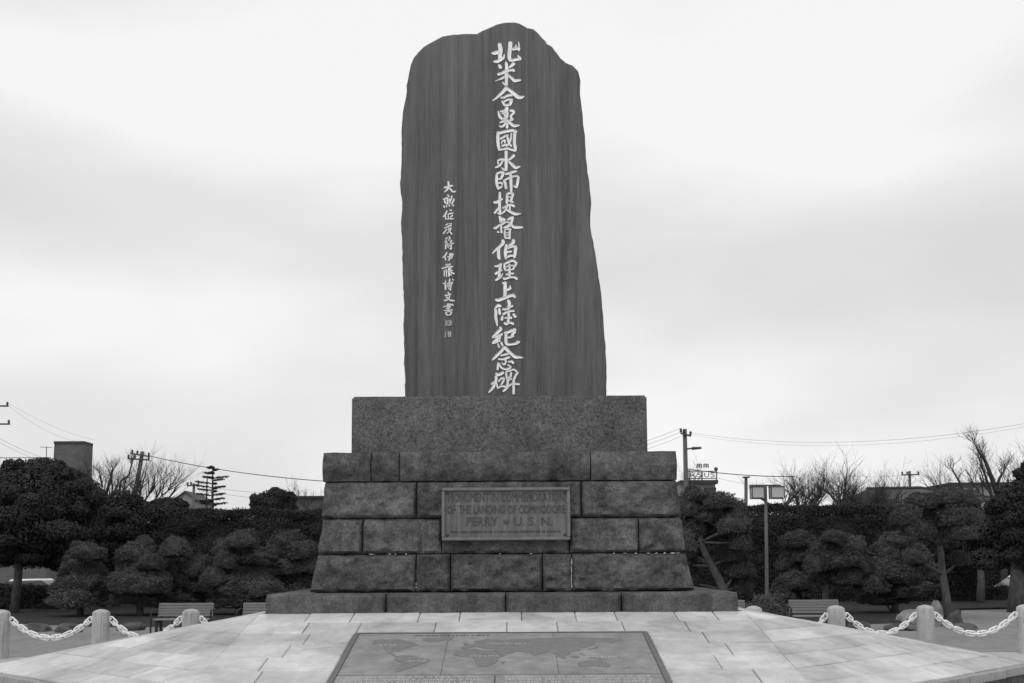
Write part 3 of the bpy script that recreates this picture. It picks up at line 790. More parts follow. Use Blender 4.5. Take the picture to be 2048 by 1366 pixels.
 ((870, 525), K6, "490,105,60 600,90,60 710,75,60|560,100,50 560,180,40|650,90,50 640,160,40|320,275,55 450,240,60 600,190,60 810,185,60|420,360,50 425,500,50 420,640,40|510,320,50 520,480,50 530,650,50|640,210,60 630,370,80 640,520,70 640,640,55|740,240,60 680,330,60|580,400,50 800,370,50|720,430,60 790,480,60 870,510,70|680,510,50 750,590,55"),
 ((870, 525), K6, "370,960,40 460,960,60|480,850,60 470,1000,65 480,1230,70|670,750,60 660,900,70 650,1080,60|560,960,45 680,950,50 800,900,60|800,900,70 740,1020,60 710,1120,70 700,1260,70|540,1040,45 700,1030,45|540,1120,40 690,1110,40|590,1150,40 640,1220,45|800,760,55 850,810,60"),
 ((870, 575), K6, "600,220,60 640,310,60|460,370,60 560,350,55 720,315,60|510,420,50 580,480,60 680,570,70 780,600,70 890,600,60|650,350,50 660,430,55 600,510,60 520,580,60 420,600,50"),
 ((870, 575), K6, "600,740,70 590,880,80 600,1060,70|560,790,50 700,760,55 830,810,60|380,890,45 500,850,50 700,830,50|560,900,40 710,880,50|500,960,45 680,940,45|430,1060,40 600,1040,50 800,1020,50|490,1140,60 520,1200,70 570,1280,60|500,1140,45 620,1100,45 760,1110,55|760,1120,70 700,1240,70|560,1270,40 700,1250,45"),
]
for org, sc, t in GLY: glyph(S(t), org, sc)
for t in ("500,240,60 500,480,60|590,240,50 585,400,50|680,240,60 690,400,70|740,240,45 740,480,45|480,455,60 740,455,60",
          "480,740,50 470,1000,55|480,745,40 560,750,40|620,750,70 620,990,60|700,750,80 700,980,80|490,860,50 560,840,50"):
    glyph(S(t), (870, 630), K6, 'seal')

# bronze plaque
def text_mesh(txt, size, bold=0.0, ext=0.004):
    cu = bpy.data.curves.new('letters', 'FONT')
    cu.body = txt; cu.size = size; cu.align_x = 'CENTER'; cu.align_y = 'CENTER'; cu.extrude = ext; cu.offset = bold; cu.resolution_u = 2
    ob = bpy.data.objects.new('letters', cu); COL.objects.link(ob)
    dg = bpy.context.evaluated_depsgraph_get()
    me = bpy.data.meshes.new_from_object(ob.evaluated_get(dg))
    bpy.data.objects.remove(ob); bpy.data.curves.remove(cu)
    return me
Y_P = Y_C - 2.15
pc = P(1012, 1027.7, Y_P) - Vector((XM, Y_C, 0))
pw = (P(1140.3, 1028, Y_P) - P(883.7, 1028, Y_P)).x / 2
ph = (P(1012, 975, Y_P) - P(1012, 1080.4, Y_P)).z / 2
plq = MB().box(-pw + .03, pw - .03, 0, 0.16, -ph + .03, ph - .03).obj('plaque', M['bronze'], MON, loc=pc)
fr = [(-pw, pw, ph - .035, ph), (-pw, pw, -ph, -ph + .035), (-pw, -pw + .035, -ph + .0355, ph - .0355), (pw - .035, pw, -ph + .0355, ph - .0355)]
for x0, x1, z0, z1 in fr:
    bmh = bmesh.new(); bmesh.ops.create_cube(bmh, size=1.0)
    for v in bmh.verts: v.co = Vector(((x0 + x1) / 2 + v.co.x * (x1 - x0), 0.06 + v.co.y * 0.19, (z0 + z1) / 2 + v.co.z * (z1 - z0)))
    bmesh.ops.bevel(bmh, geom=list(bmh.edges), offset=0.008, segments=2, affect='EDGES')
    me = bpy.data.meshes.new('frame_bar'); bmh.to_mesh(me); bmh.free(); link_mesh('frame_bar', me, M['bronze_rim'], plq)
for sx in (-1, 1):
    for sz in (-1, 1):
        MB().lathe([(0.016, 0), (0.016, 0.008), (0.009, 0.014)], 10).obj('bolt', M['bronze_dark'], plq, loc=(sx * (pw - .065), -0.001, sz * (ph - .062))).rotation_euler = (math.pi / 2, 0, 0)
for txt, py, wpx, size in (('MONUMENT IN COMMEMORATION', 995.5, 232, .1), ('OF THE LANDING OF COMMODORE', 1019.5, 236, .1), ('PERRY', 1043.5, 62, .1), ('\u2605', 1043.5, 15, .1), ('U. S. N.', 1043.5, 76, .1)):
    cxp = {'PERRY': 963, '\u2605': 1012, 'U. S. N.': 1066}.get(txt, 1012.5)
    if txt == '\u2605':
        m = MB(); pts = []
        for k in range(10):
            r_ = .036 if k % 2 == 0 else .015
            pts.append((r_ * math.sin(k * math.pi / 5), r_ * math.cos(k * math.pi / 5)))
        for x, z in pts: m.v.append((x, -.003, z))
        for x, z in pts: m.v.append((x * .9, -.009, z * .9))
        m.v.append((0, -.012, 0))
        for k in range(10):
            m.f.append((k, (k + 1) % 10, 10 + (k + 1) % 10, 10 + k)); m.f.append((10 + k, 10 + (k + 1) % 10, 20))
        o = m.obj('star', M['bronze_dark'], plq)
    else:
        me = text_mesh(txt, size, 0.0)
        co = np.zeros(len(me.vertices) * 3); me.vertices.foreach_get('co', co); co = co.reshape(-1, 3)
        wd = co[:, 0].max() - co[:, 0].min(); hd = co[:, 1].max() - co[:, 1].min()
        tw = (P(wpx, 1000, Y_P) - P(0, 1000, Y_P)).x; th_ = (P(0, 0, Y_P) - P(0, 15.5, Y_P)).z
        co[:, 0] *= tw / wd; co[:, 1] *= th_ / hd
        me.vertices.foreach_set('co', co.ravel()); me.update()
        o = link_mesh('letter_line', me, M['bronze_dark'], plq)
        o.rotation_euler = (math.pi / 2, 0, 0)
    q = P(cxp, py - (cxp - 1012) * .004, Y_P) - Vector((XM, Y_C, 0)) - pc
    o.location = (q.x, -0.0035, q.z)
mm = MB(); u = -pw + .1
while u < pw - .1:
    wd = rng.uniform(.008, .018)
    for s_ in range(2):
        xx = u + s_ * wd * .6
        mm.box(xx, xx + .005, -.006, 0.001, -.0125 + rng.uniform(0, .006), .0125)
    zz = rng.choice((-.012, -.002, .008)); mm.box(u + .0055, u + wd * .6 - .0005, -.0055, .001, zz, zz + .004)
    u += wd + rng.choice((.006, .006, .008, .018))
q = P(1012, 1063.5, Y_P) - Vector((XM, Y_C, 0)) - pc
mm.obj('small_letter_line', M['bronze_dark'], plq, loc=(0, 0, q.z))['kind'] = 'stuff'

# ------------------------------------------------------------------ bollards and chains
BOLX = [3, 202.5, 382]; BOLR = [1507.5, 1672.5, 1850.5, 2051]
def bollard_mesh():
    m = MB()
    r_ = 0.158
    m.lathe([(r_ * 1.0, -0.1), (r_ * 1.0, 0.60), (r_, 0.775), (r_ * .90, 0.815), (r_ * .62, 0.845), (r_ * .2, 0.862)], 8, phase=0.5)
    me = m.mesh('granite_bollard')
    bm = bmesh.new(); bm.from_mesh(me)
    ed = [e_ for e_ in bm.edges if abs(e_.verts[0].co.z - e_.verts[1].co.z) > 0.1]
    bmesh.ops.bevel(bm, geom=ed, offset=0.02, segments=2, affect='EDGES')
    bm.to_mesh(me); bm.free(); smooth_by_angle(me, 30)
    return me
bme = bollard_mesh()
hook_me = MB().tube([(0, 0, 0), (0.045, 0, 0)], 0.016, 8).mesh('chain_eye')
bl_lab = ['pale granite bollard cut by the left edge of the picture', 'pale granite bollard in front of the clipped pines, second from the left', 'pale granite bollard standing before the left bench',
          'pale granite bollard nearest the right end of the monument base', 'pale granite bollard overlapping the right bench', 'pale granite bollard in front of the garden rocks', 'pale granite bollard cut by the right edge of the picture']
spots = []
for i, px in enumerate(BOLX + BOLR):
    x = P(px, 1230, Y_ROW).x
    spots.append(x)
    o = link_mesh('granite_bollard', bme, M['bollard'], loc=(x, Y_ROW, 0.0))
    o.rotation_euler.z = rng.uniform(-.06, .06)
    tag(o, bl_lab[i], 'bollard', 'bollards in a row behind the paved mound')
    for s_ in (-1, 1):
        h_ = link_mesh('chain_eye', hook_me, M['chain'], o, loc=(s_ * 0.14, 0, 0.69)); h_.rotation_euler.z = 0 if s_ > 0 else math.pi
def link_me():
    m = MB(); pts = []
    L_, W_ = 0.050, 0.041
    for k in range(9):
        t = -math.pi / 2 + math.pi * k / 8; pts.append((L_ + W_ * math.cos(t), W_ * math.sin(t), 0))
    for k in range(9):
        t = math.pi / 2 + math.pi * k / 8; pts.append((-L_ + W_ * math.cos(t), W_ * math.sin(t), 0))
    pts.append(pts[0])
    m.tube(pts, 0.0140, 7, cap=False)
    m.tube([(0, -W_, 0), (0, W_, 0)], 0.010, 6)
    return m.mesh('chain_link', True)
lme = link_me()
def chain(p0, p1, sag, label):
    root = tag(empty('white_chain', (p0 + p1) / 2), label, 'chain', 'white chains hung between the bollards')
    # even steps along a parabola
    N_ = 400; pts = [p0.lerp(p1, k / N_) - Vector((0, 0, 4 * sag * (k / N_) * (1 - k / N_))) for k in range(N_ + 1)]
    ln = [0]
    for k in range(N_): ln.append(ln[-1] + (pts[k + 1] - pts[k]).length)
    n = max(3, round(ln[-1] / 0.118)); n += 1 - n % 2
    for i in range(n):
        s_ = ln[-1] * (i + .5) / n
        k = min(range(N_), key=lambda q: abs(ln[q] - s_))
        c_ = pts[k]; d = (pts[min(k + 1, N_)] - pts[max(k - 1, 0)]).normalized()
        up = Vector((0, -1, 0)) if i % 2 == 0 else d.cross(Vector((0, -1, 0)))
        # twist a little, as hung chains do
        up = Matrix.Rotation(rng.uniform(-.25, .25) + (0.0 if i % 2 else .12), 3, d) @ up
        zc = up.normalized(); yc = zc.cross(d).normalized()
        o = link_mesh('chain_link', lme, M['chain'], root)
        R = Matrix((d, yc, zc)).transposed().to_4x4()
        o.matrix_local = Matrix.Translation(c_ - root.location) @ R
zz = 0.69
ch_lab = ['white chain between the two leftmost bollards', 'white chain hanging in front of the left bench', 'short stretch of white chain right of the left bench bollard',
          'white chain beside the round clipped shrub and right bench', 'white chain between the right bench bollard and the rocks', 'white chain between the rocks and the right picture edge']
pairs = [(spots[0], spots[1]), (spots[1], spots[2]), (spots[2], spots[2] + (spots[2] - spots[1])), (spots[3], spots[4]), (spots[4], spots[5]), (spots[5], spots[6])]
for (a, b), lb in zip(pairs, ch_lab):
    chain(Vector((a + .18, Y_ROW, zz)), Vector((b - .18, Y_ROW, zz)), 0.335 * rng.uniform(.95, 1.05), lb)
chain(Vector((spots[0] - 1.6, Y_ROW, zz)), Vector((spots[0] - .18, Y_ROW, zz)), .33, 'white chain leaving the picture left of the leftmost bollard')

# ------------------------------------------------------------------ foliage building blocks
def pad_mesh(seed, tufts=2000, blades=5):
    r = np.random.RandomState(seed)
    n = tufts
    ph = r.rand(n) * 2 * np.pi
    cz = 1 - r.rand(n) ** 0.9 * 1.45
    cz = np.clip(cz, -.5, 1)
    sr = np.sqrt(1 - cz ** 2)
    d = np.stack([sr * np.cos(ph), sr * np.sin(ph), cz], 1)
    lob = np.array([mnoise.noise(Vector(v) * 1.7 + Vector((seed * 3.1, 0, 0))) for v in d])
    lob2 = np.array([mnoise.noise(Vector(v) * 4.5 + Vector((seed * 5.1, 7, 0))) for v in d])
    rad = 0.88 + 0.30 * lob + 0.20 * lob2 + 0.05 * r.randn(n)
    pos = d * rad[:, None]
    pos[:, 2] = np.where(pos[:, 2] < 0, pos[:, 2] * .7, pos[:, 2])
    nor = d + np.array([0, 0, .45]); nor /= np.linalg.norm(nor, axis=1)[:, None]
    V = []; 
    for b in range(blades):
        if b < 3:       # shoots standing off the surface
            dr = nor + 0.55 * r.randn(n, 3); dr /= np.linalg.norm(dr, axis=1)[:, None]
            sd_ = np.cross(dr, r.randn(n, 3)); sd_ /= np.linalg.norm(sd_, axis=1)[:, None]
            ln = (0.06 + 0.10 * r.rand(n))[:, None]; wd = (0.010 + 0.010 * r.rand(n))[:, None]
        else:           # tufts lying along it
            fn = d + 0.34 * r.randn(n, 3); fn /= np.linalg.norm(fn, axis=1)[:, None]
            dr = np.cross(fn, r.randn(n, 3)); dr /= np.linalg.norm(dr, axis=1)[:, None]
            dr += fn * .25
            sd_ = np.cross(dr, fn); sd_ /= np.linalg.norm(sd_, axis=1)[:, None]
            ln = (0.07 + 0.07 * r.rand(n))[:, None]; wd = (0.022 + 0.016 * r.rand(n))[:, None]
        base = pos + d * (0.03 * r.randn(n))[:, None]
        V.append(np.stack([base - sd_ * wd, base + sd_ * wd, base + dr * ln], 1))
    V = np.concatenate(V, 0).reshape(-1, 3)
    Fc = np.arange(len(V)).reshape(-1, 3)
    # opaque heart of packed twigs
    bm = bmesh.new(); bmesh.ops.create_icosphere(bm, subdivisions=2, radius=0.82)
    hv = np.array([v.co for v in bm.verts]); hf = np.array([[v.index for v in f.verts] for f in bm.faces]); bm.free()
    hl = np.array([mnoise.noise(Vector(v) / .82 * 1.7 + Vector((seed * 3.1, 0, 0))) for v in hv])
    hv = hv * (0.96 + 0.28 * hl)[:, None]; hv[:, 2] = np.where(hv[:, 2] < 0, hv[:, 2] * .55, hv[:, 2])
    Fc = np.concatenate([Fc, hf + len(V)]); V = np.concatenate([V, hv])
    return np_mesh('foliage_pad', V, Fc, 3, M['needle'])
PADS = [pad_mesh(i) for i in range(5)]

def leaves(cent, rad, n, size, r, shell=0.55, flat=1.0):
    """leaf quads scattered through an ellipsoid clump -> (4n,3)"""
    d = r.randn(n, 3); d /= np.linalg.norm(d, axis=1)[:, None]
    rr = shell + (1 - shell) * r.rand(n) ** .6
    pos = np.asarray(cent) + d * rr[:, None] * np.asarray(rad)
    nor = d + 0.5 * r.randn(n, 3) + np.array([0, 0, .35]); nor /= np.linalg.norm(nor, axis=1)[:, None]
    a = np.cross(nor, r.randn(n, 3)); a /= np.linalg.norm(a, axis=1)[:, None]; b = np.cross(nor, a)
    s = (size * (0.6 + .8 * r.rand(n)))[:, None]
    return np.stack([pos - a * s, pos - b * s * .45, pos + a * s, pos + b * s * .45], 1).reshape(-1, 3)

def crown(name, clumps, size, per, seed, mat, parent, org):
    r = np.random.RandomState(seed); V = []
    for c_, rad in clumps:
        V.append(leaves(c_, rad, int(per * (rad[0] * rad[2]) ** .8) + 60, size, r))
    V = np.concatenate(V) - np.asarray(org)
    me = np_mesh(name, V, np.arange(len(V)).reshape(-1, 4), 4, mat)
    return link_mesh(name, me, None, parent)

def pine(label, base, trunk, pads, Y, name='clipped_pine', group='clipped pines in the planting beds', rtr=0.10, depth=0.8, seed=0, cat='tree'):
    """trunk: photo points of the stem; pads: (px, py, width px, height px, depth offset)"""
    r = random.Random(seed)
    b = P(base[0], base[1], Y); b.z = 0.0
    root = tag(empty(name, b), label, cat, group)
    st = [Vector((0, 0, -.1))] + [P(x, y, Y) - b for x, y in trunk]
    n = len(st)
    m = MB(); m.tube(st, [rtr * (1.25 - .85 * i / max(1, n - 1)) for i in range(n)], 9)
    m.obj('trunk', M['bark'], root, smooth=True)
    lm = MB()
    for i, pd in enumerate(pads):
        x, y, w_, h_ = pd[:4]
        dy = pd[4] if len(pd) > 4 else r.uniform(-depth, depth * .45)
        c_ = P(x, y, Y + dy) - b
        s_ = Y / FPX
        o = link_mesh('foliage_pad', PADS[r.randrange(len(PADS))], None, root)
        hz = h_ * s_ / 1.45
        o.location = c_ - Vector((0, 0, hz * .30))
        o.scale = (w_ * s_ / 2.2, w_ * s_ / 2.2 * r.uniform(.8, 1.0), hz)
        o.rotation_euler = (r.uniform(-.12, .12), r.uniform(-.12, .12), r.uniform(0, 6.28))
        # a limb from the stem to the pad
        k = min(range(n), key=lambda q: abs(st[q].z - (c_.z - .35)))
        a0 = st[k]
        lm.tube([a0, a0.lerp(c_, .5) + Vector((0, 0, -.05)), c_ - Vector((0, 0, hz * .2))], [rtr * .45, rtr * .35, rtr * .2], 6)
    lm.obj('limb', M['bark'], root, smooth=True)
    return root

def evergreen(label, bx, by, Y, shapes, trunk_top, seed, size=0.085, per=900, name='evergreen_tree', group=None, rtr=.14, mat='leaf', z0=0.0):
    """shapes: (px, py, half width px, half height px, depth offset)"""
    b = P(bx, by, Y); b.z = z0
    root = tag(empty(name, b), label, 'tree', group)
    s_ = Y / FPX; r = random.Random(seed)
    cl = []
    for sh in shapes:
        x, y, hw, hh = sh[:4]; dy = sh[4] if len(sh) > 4 else 0
        c0 = P(x, y, Y + dy); rx, rz = hw * s_, hh * s_
        cl.append((tuple(c0), (rx * .8, rx * .75, rz * .8)))
        for k in range(int(6 + rx * 6)):
            t = r.uniform(0, 6.28); u = r.uniform(-.6, 1)
            q = math.sqrt(max(0, 1 - u * u))
            cc_ = c0 + Vector((math.cos(t) * q * rx * .75, math.sin(t) * q * rx * .7, u * rz * .75))
            k_ = r.uniform(.22, .42)
            cl.append((tuple(cc_), (rx * k_, rx * k_, max(.18, rz * k_ * 1.0))))
    crown('crown', cl, size, per, seed, M[mat], root, b)
    m = MB(); tt = P(trunk_top[0], trunk_top[1], Y) - b
    m.tube([(0, 0, -.15), tt * .35 + Vector((.05, 0, 0)), tt * .7, tt], [rtr * 1.2, rtr, rtr * .8, rtr * .45], 8)
    c1 = tt * .7
    for sh in shapes:
        c0 = P(sh[0], sh[1], Y + (sh[4] if len(sh) > 4 else 0)) - b
        m.tube([c1, c1.lerp(c0, .55) + Vector((0, 0, -.1)), c0], [rtr * .5, rtr * .35, rtr * .15], 5)
    m.obj('trunk', M['bark'], root, smooth=True)
    return root

def bare_tree(label, bx, Y, top_y, spread, seed, z0=-0.5, stems=((0, 0.5),), rtr=.13, n1=9, whip=1.0, lean=0.0, group='bare winter trees behind the hedges', base_y=1010, fork=None, limbs=()):
    b = P(bx, base_y, Y); b.z = z0
    H = P(bx, top_y, Y).z - z0
    zf = P(bx, base_y, Y).z - z0          # where the hedge hides the stem
    root = tag(empty('bare_tree', b), label, 'tree', group)
    r = random.Random(seed); m = MB()
    tr = MB()
    fork = zf * 0.9 if fork is None else fork
    tr.tube([(0, 0, -.2), (0.03, 0, fork * .5), (lean * .2, 0, fork)], [rtr * 1.25, rtr * 1.05, rtr], 8)
    def whipf(p, d, ln, rad):
        q = p; pts = [p]; dd = d.copy()
        for k in range(3):
            dd = (dd + Vector((r.gauss(0, .16), r.gauss(0, .16), .05))).normalized(); q = q + dd * ln / 3; pts.append(q)
        m.tube(pts, [rad, rad * .75, rad * .5, rad * .25], 3, cap=False)
        return pts
    def branch(p, d, ln, rad, lev):
        q = p; pts = [p]; dd = d.copy()
        for k in range(4):
            dd = (dd + Vector((r.gauss(0, .16), r.gauss(0, .16), .06))).normalized(); q = q + dd * ln / 4; pts.append(q)
        (tr if lev == 0 else m).tube(pts, [rad, rad * .9, rad * .78, rad * .66, rad * .55], 6 if lev == 0 else 4, cap=True)
        if lev >= 1:
            for k in range(4):
                i = r.randrange(1, 5)
                v = (dd + Vector((r.gauss(0, .65), r.gauss(0, .65), r.uniform(.0, .6)))).normalized()
                pp = whipf(pts[i], v, ln * r.uniform(.9, 1.7) * whip, max(.0075, rad * .26))
                for _ in range(3):
                    v2 = (v + Vector((r.gauss(0, .55), r.gauss(0, .55), .15))).normalized()
                    whipf(pp[r.randrange(1, 3)], v2, ln * r.uniform(.6, 1.1) * whip, .0055)
            return
        for k in range(n1 // 2 + 1):
            i = r.randrange(2, 5)
            v = (dd + Vector((r.gauss(0, .55), r.gauss(0, .55), r.uniform(.1, .6)))).normalized()
            branch(pts[i], v, ln * r.uniform(.42, .65), rad * .5, lev + 1)
    up = H - fork
    for k in range(n1 // 3 + 1):
        t = r.uniform(0, 6.28) if k else 0
        v = Vector((math.cos(t) * spread * 1.9 + lean, math.sin(t) * spread * .8, 1)).normalized()
        branch(Vector((lean * .2, 0, fork * r.uniform(.85, 1.0))), v, up * .50 * r.uniform(.8, 1.05), rtr * .5, 0)
    for lim in limbs:
        pts = [P(x_, y_, Y) - b for x_, y_, _ in lim]
        tr.tube(pts, [q_[2] for q_ in lim], 7)
        d_ = (pts[-1] - pts[-2]).normalized()
        for k in range(6):
            q_ = pts[-1] if k < 3 else pts[-2].lerp(pts[-1], r.random())
            v = (d_ + Vector((r.gauss(0, .6), r.gauss(0, .6), .3))).normalized()
            branch(q_, v, up * .11 * r.uniform(.7, 1.2), .022, 1)
    tr.obj('trunk', M['twig'], root, smooth=True)
    m.obj('twigs', M['twig'], root)
    return root

# clipped pines on the left
pine('cloud-clipped pine with three stacked pads, leftmost of the low pines', (160, 1228), [(162, 1190), (166, 1140), (170, 1095)],
     [(172, 1101, 82, 36), (156, 1131, 84, 40), (190, 1140, 60, 34), (165, 1163, 112, 46), (130, 1172, 60, 40), (205, 1180, 70, 44), (150, 1192, 120, 44)], 36, seed=1)
pine('cloud-clipped pine with wide stacked pads, second of the low pines from the left', (280, 1228), [(280, 1190), (283, 1140), (284, 1090)],
     [(288, 1084, 52, 26), (272, 1103, 88, 40), (300, 1122, 60, 36), (282, 1138, 100, 44), (240, 1160, 60, 40), (285, 1168, 112, 44), (322, 1160, 56, 40), (280, 1192, 130, 40)], 35.5, seed=2)
pine('small clipped pine with two rounded pads, right of the second low pine', (372, 1228), [(374, 1190), (368, 1140), (352, 1095)],
     [(350, 1094, 66, 42), (398, 1132, 84, 50), (352, 1134, 70, 44), (376, 1160, 100, 44), (410, 1166, 66, 40), (360, 1190, 120, 44)], 36.5, seed=3)
pine('broad clipped pine with many flat pads behind the left bench', (478, 1226), [(478, 1190), (482, 1140), (486, 1085)],
     [(486, 1078, 74, 36), (448, 1094, 52, 34), (452, 1118, 62, 42), (510, 1110, 96, 36), (478, 1138, 90, 42), (430, 1150, 60, 40), (520, 1142, 76, 42), (470, 1168, 110, 46), (520, 1172, 90, 44), (480, 1194, 140, 44)], 36, seed=4)
pine('clipped pine partly hidden by the left end of the monument', (590, 1226), [(590, 1190), (586, 1140), (576, 1085)],
     [(574, 1080, 84, 40), (606, 1098, 76, 38), (552, 1100, 50, 34), (584, 1130, 96, 44), (622, 1128, 64, 40), (560, 1152, 70, 42), (606, 1158, 100, 44), (590, 1188, 130, 46)], 37, seed=5)
# right
pine('tall clipped pine with a leaning trunk beside the right end of the monument', (1456, 1228), [(1448, 1180), (1424, 1132), (1400, 1085), (1404, 1040), (1412, 1000)],
     [(1392, 990, 78, 34), (1438, 1001, 84, 38), (1470, 1016, 60, 40), (1372, 1014, 70, 38), (1418, 1026, 90, 42), (1466, 1046, 74, 44), (1384, 1050, 80, 46), (1440, 1062, 84, 44, .6), (1366, 1082, 60, 46), (1480, 1080, 56, 44), (1378, 1096, 60, 44, .8), (1464, 1104, 76, 40, .3), (1474, 1136, 84, 46, .4), (1370, 1124, 60, 50, .8), (1376, 1158, 70, 44, .9), (1480, 1170, 70, 46, .6)], 33, rtr=.12, seed=6, depth=.9)
pine('small clipped pine just right of the park lamp post', (1600, 1226), [(1602, 1190), (1600, 1140), (1596, 1085)],
     [(1594, 1079, 78, 40), (1600, 1104, 88, 40), (1574, 1126, 50, 36), (1612, 1136, 70, 40), (1590, 1162, 90, 44), (1570, 1186, 80, 40)], 37.5, seed=7)
pine('broad clipped pine on a slim stem behind the right bench', (1651, 1222), [(1651, 1190), (1656, 1150), (1668, 1090)],
     [(1668, 1072, 70, 28), (1700, 1090, 84, 44), (1648, 1096, 84, 44), (1676, 1118, 108, 44), (1632, 1126, 60, 40), (1712, 1130, 80, 46), (1646, 1150, 74, 32), (1690, 1152, 90, 40)], 34, seed=8)
pine('wide clipped pine with shaggy pads left of the tall bare trunk', (1790, 1226), [(1790, 1190), (1792, 1140), (1794, 1085)],
     [(1792, 1080, 82, 36), (1774, 1102, 92, 42), (1826, 1106, 76, 44), (1766, 1136, 96, 46), (1838, 1138, 96, 44), (1800, 1150, 100, 44), (1742, 1164, 80, 46), (1816, 1176, 110, 44), (1764, 1190, 110, 40)], 35, seed=9)
pine('tall pine with bare curved trunk standing behind the garden rocks', (1898, 1232), [(1894, 1200), (1886, 1150), (1880, 1090), (1879, 1040), (1874, 1000)],
     [(1846, 1000, 92, 36), (1892, 992, 80, 34), (1928, 1004, 76, 38), (1812, 1030, 76, 48), (1862, 1028, 90, 44), (1910, 1032, 84, 44), (1946, 1034, 56, 44), (1834, 1056, 80, 40), (1924, 1060, 70, 38), (1830, 1108, 60, 34), (1920, 1116, 50, 34)], 31, rtr=.105, seed=10, depth=.9)

# dark trees at both edges
evergreen('big dark evergreen tree filling the left picture edge', 28, 1222, 38, [(70, 985, 105, 62), (20, 1010, 80, 80, 1), (140, 1005, 75, 62, .5), (60, 1060, 120, 60), (150, 1060, 70, 50, 1.2), (95, 950, 50, 34), (40, 950, 42, 34, .5), (70, 1105, 110, 42, .8), (150, 1110, 70, 50, 1.5), (0, 1095, 60, 50)], (45, 1000), 11, size=.060, per=3600)
evergreen('dark spreading evergreen tree right of the big tree at the left edge', 230, 1222, 43, [(230, 1030, 80, 45), (300, 1035, 70, 42, .6), (190, 1050, 70, 60), (345, 1022, 40, 28, 1.5), (260, 1080, 80, 45)], (240, 1040), 12, size=.060, per=3400)
evergreen('dark evergreen tree at the right picture edge with a thick trunk', 2030, 1222, 36, [(2040, 1010, 70, 60), (2010, 1060, 55, 50, .5), (2060, 1085, 70, 60), (2065, 960, 40, 40, .6), (1995, 1115, 60, 32, .8), (2060, 1120, 60, 34)], (2036, 1030), 13, size=.055, per=3800, rtr=.24)
evergreen('dark evergreen tree behind the tall pine near the right edge', 1960, 1218, 42, [(1960, 1060, 50, 45), (1990, 1085, 50, 50, 1), (1930, 1090, 50, 45, .4)], (1960, 1080), 14, size=.055, per=3800)
evergreen('round topped evergreen rising above the left hedge', 545, 1222, 52, [(545, 1003, 44, 30), (520, 1010, 26, 26), (572, 1008, 24, 24)], (545, 1010), 15, size=.07, per=3600, z0=-.5)

# ------------------------------------------------------------------ hedges
def hedge(label, x0, x1, ytop, Y, thick, seed, n, size=.075, name='clipped_hedge'):
    a = P(x0, ytop, Y); b = P(x1, ytop, Y)
    r = np.random.RandomState(seed)
    Lh = b.x - a.x; H = (a.z + b.z) / 2
    u = r.rand(n); side = r.rand(n)
    top = side < thick / (thick + H) * 1.15
    x = a.x + Lh * u
    z = np.where(top, H, r.rand(n) ** .8 * H); y = np.where(top, Y + (r.rand(n)) * thick, Y)
    # rounded shoulder and uneven clipping
    nzv = np.array([mnoise.fractal(Vector((float(q) * .55, float(w_) * .8, seed)), 1.0, 2.0, 4) for q, w_ in zip(x, z)])
    sh = np.clip((z - (H - .5)) / .5, 0, 1)
    y = np.where(top, y, y + sh ** 2 * .45 - nzv * .30 + r.randn(n) * .06)
    z = np.where(top, z + nzv * .22 + r.randn(n) * .05 - np.clip(1 - (y - Y) / .5, 0, 1) ** 2 * .25, z)
    pos = np.stack([x, y, z], 1)
    nor = np.where(top[:, None], np.array([0, -.2, 1.0]), np.array([0, -1, .45])) + .6 * r.randn(n, 3)
    nor /= np.linalg.norm(nor, axis=1)[:, None]
    A = np.cross(nor, r.randn(n, 3)); A /= np.linalg.norm(A, axis=1)[:, None]; B = np.cross(nor, A)
    s = (size * (.6 + .8 * r.rand(n)))[:, None]
    V = np.stack([pos - A * s, pos - B * s * .5, pos + A * s, pos + B * s * .5], 1).reshape(-1, 3)
    org = np.array([(a.x + b.x) / 2, Y + thick / 2, 0])
    root = tag(empty(name, org), label, 'hedge')
    link_mesh('foliage', np_mesh('foliage', V - org, np.arange(len(V)).reshape(-1, 4), 4, M['hedge']), None, root)
    MB().box(-Lh / 2 + .1, Lh / 2 - .1, -thick / 2 + .28, thick / 2, -.2, H - .32).obj('twig_mass', M['hedge'], root)
    return root
hedge('tall clipped dark hedge behind the low pines on the left', 298, 700, 1022, 43, 2.2, 21, 130000, .042)
hedge('tall clipped dark hedge behind the lamp post on the right', 1380, 1960, 1013, 44, 2.2, 22, 150000, .042)

hedge('low dark hedge under the big tree at the left edge', -60, 175, 1176, 41, 1.2, 23, 30000, .045, name='low_hedge')
hedge('low dark hedge below the trees at the right edge', 1905, 2120, 1176, 45, 1.0, 24, 30000, .045, name='low_hedge')
hedge('dark hedge far back behind the car at the right edge', 1940, 2130, 1118, 53, 1.2, 26, 30000, .05, name='clipped_hedge')
hedge('dark hedge filling the gap between the left trees and the tall hedge', 120, 305, 1060, 46, 1.5, 25, 50000, .05, name='clipped_hedge')

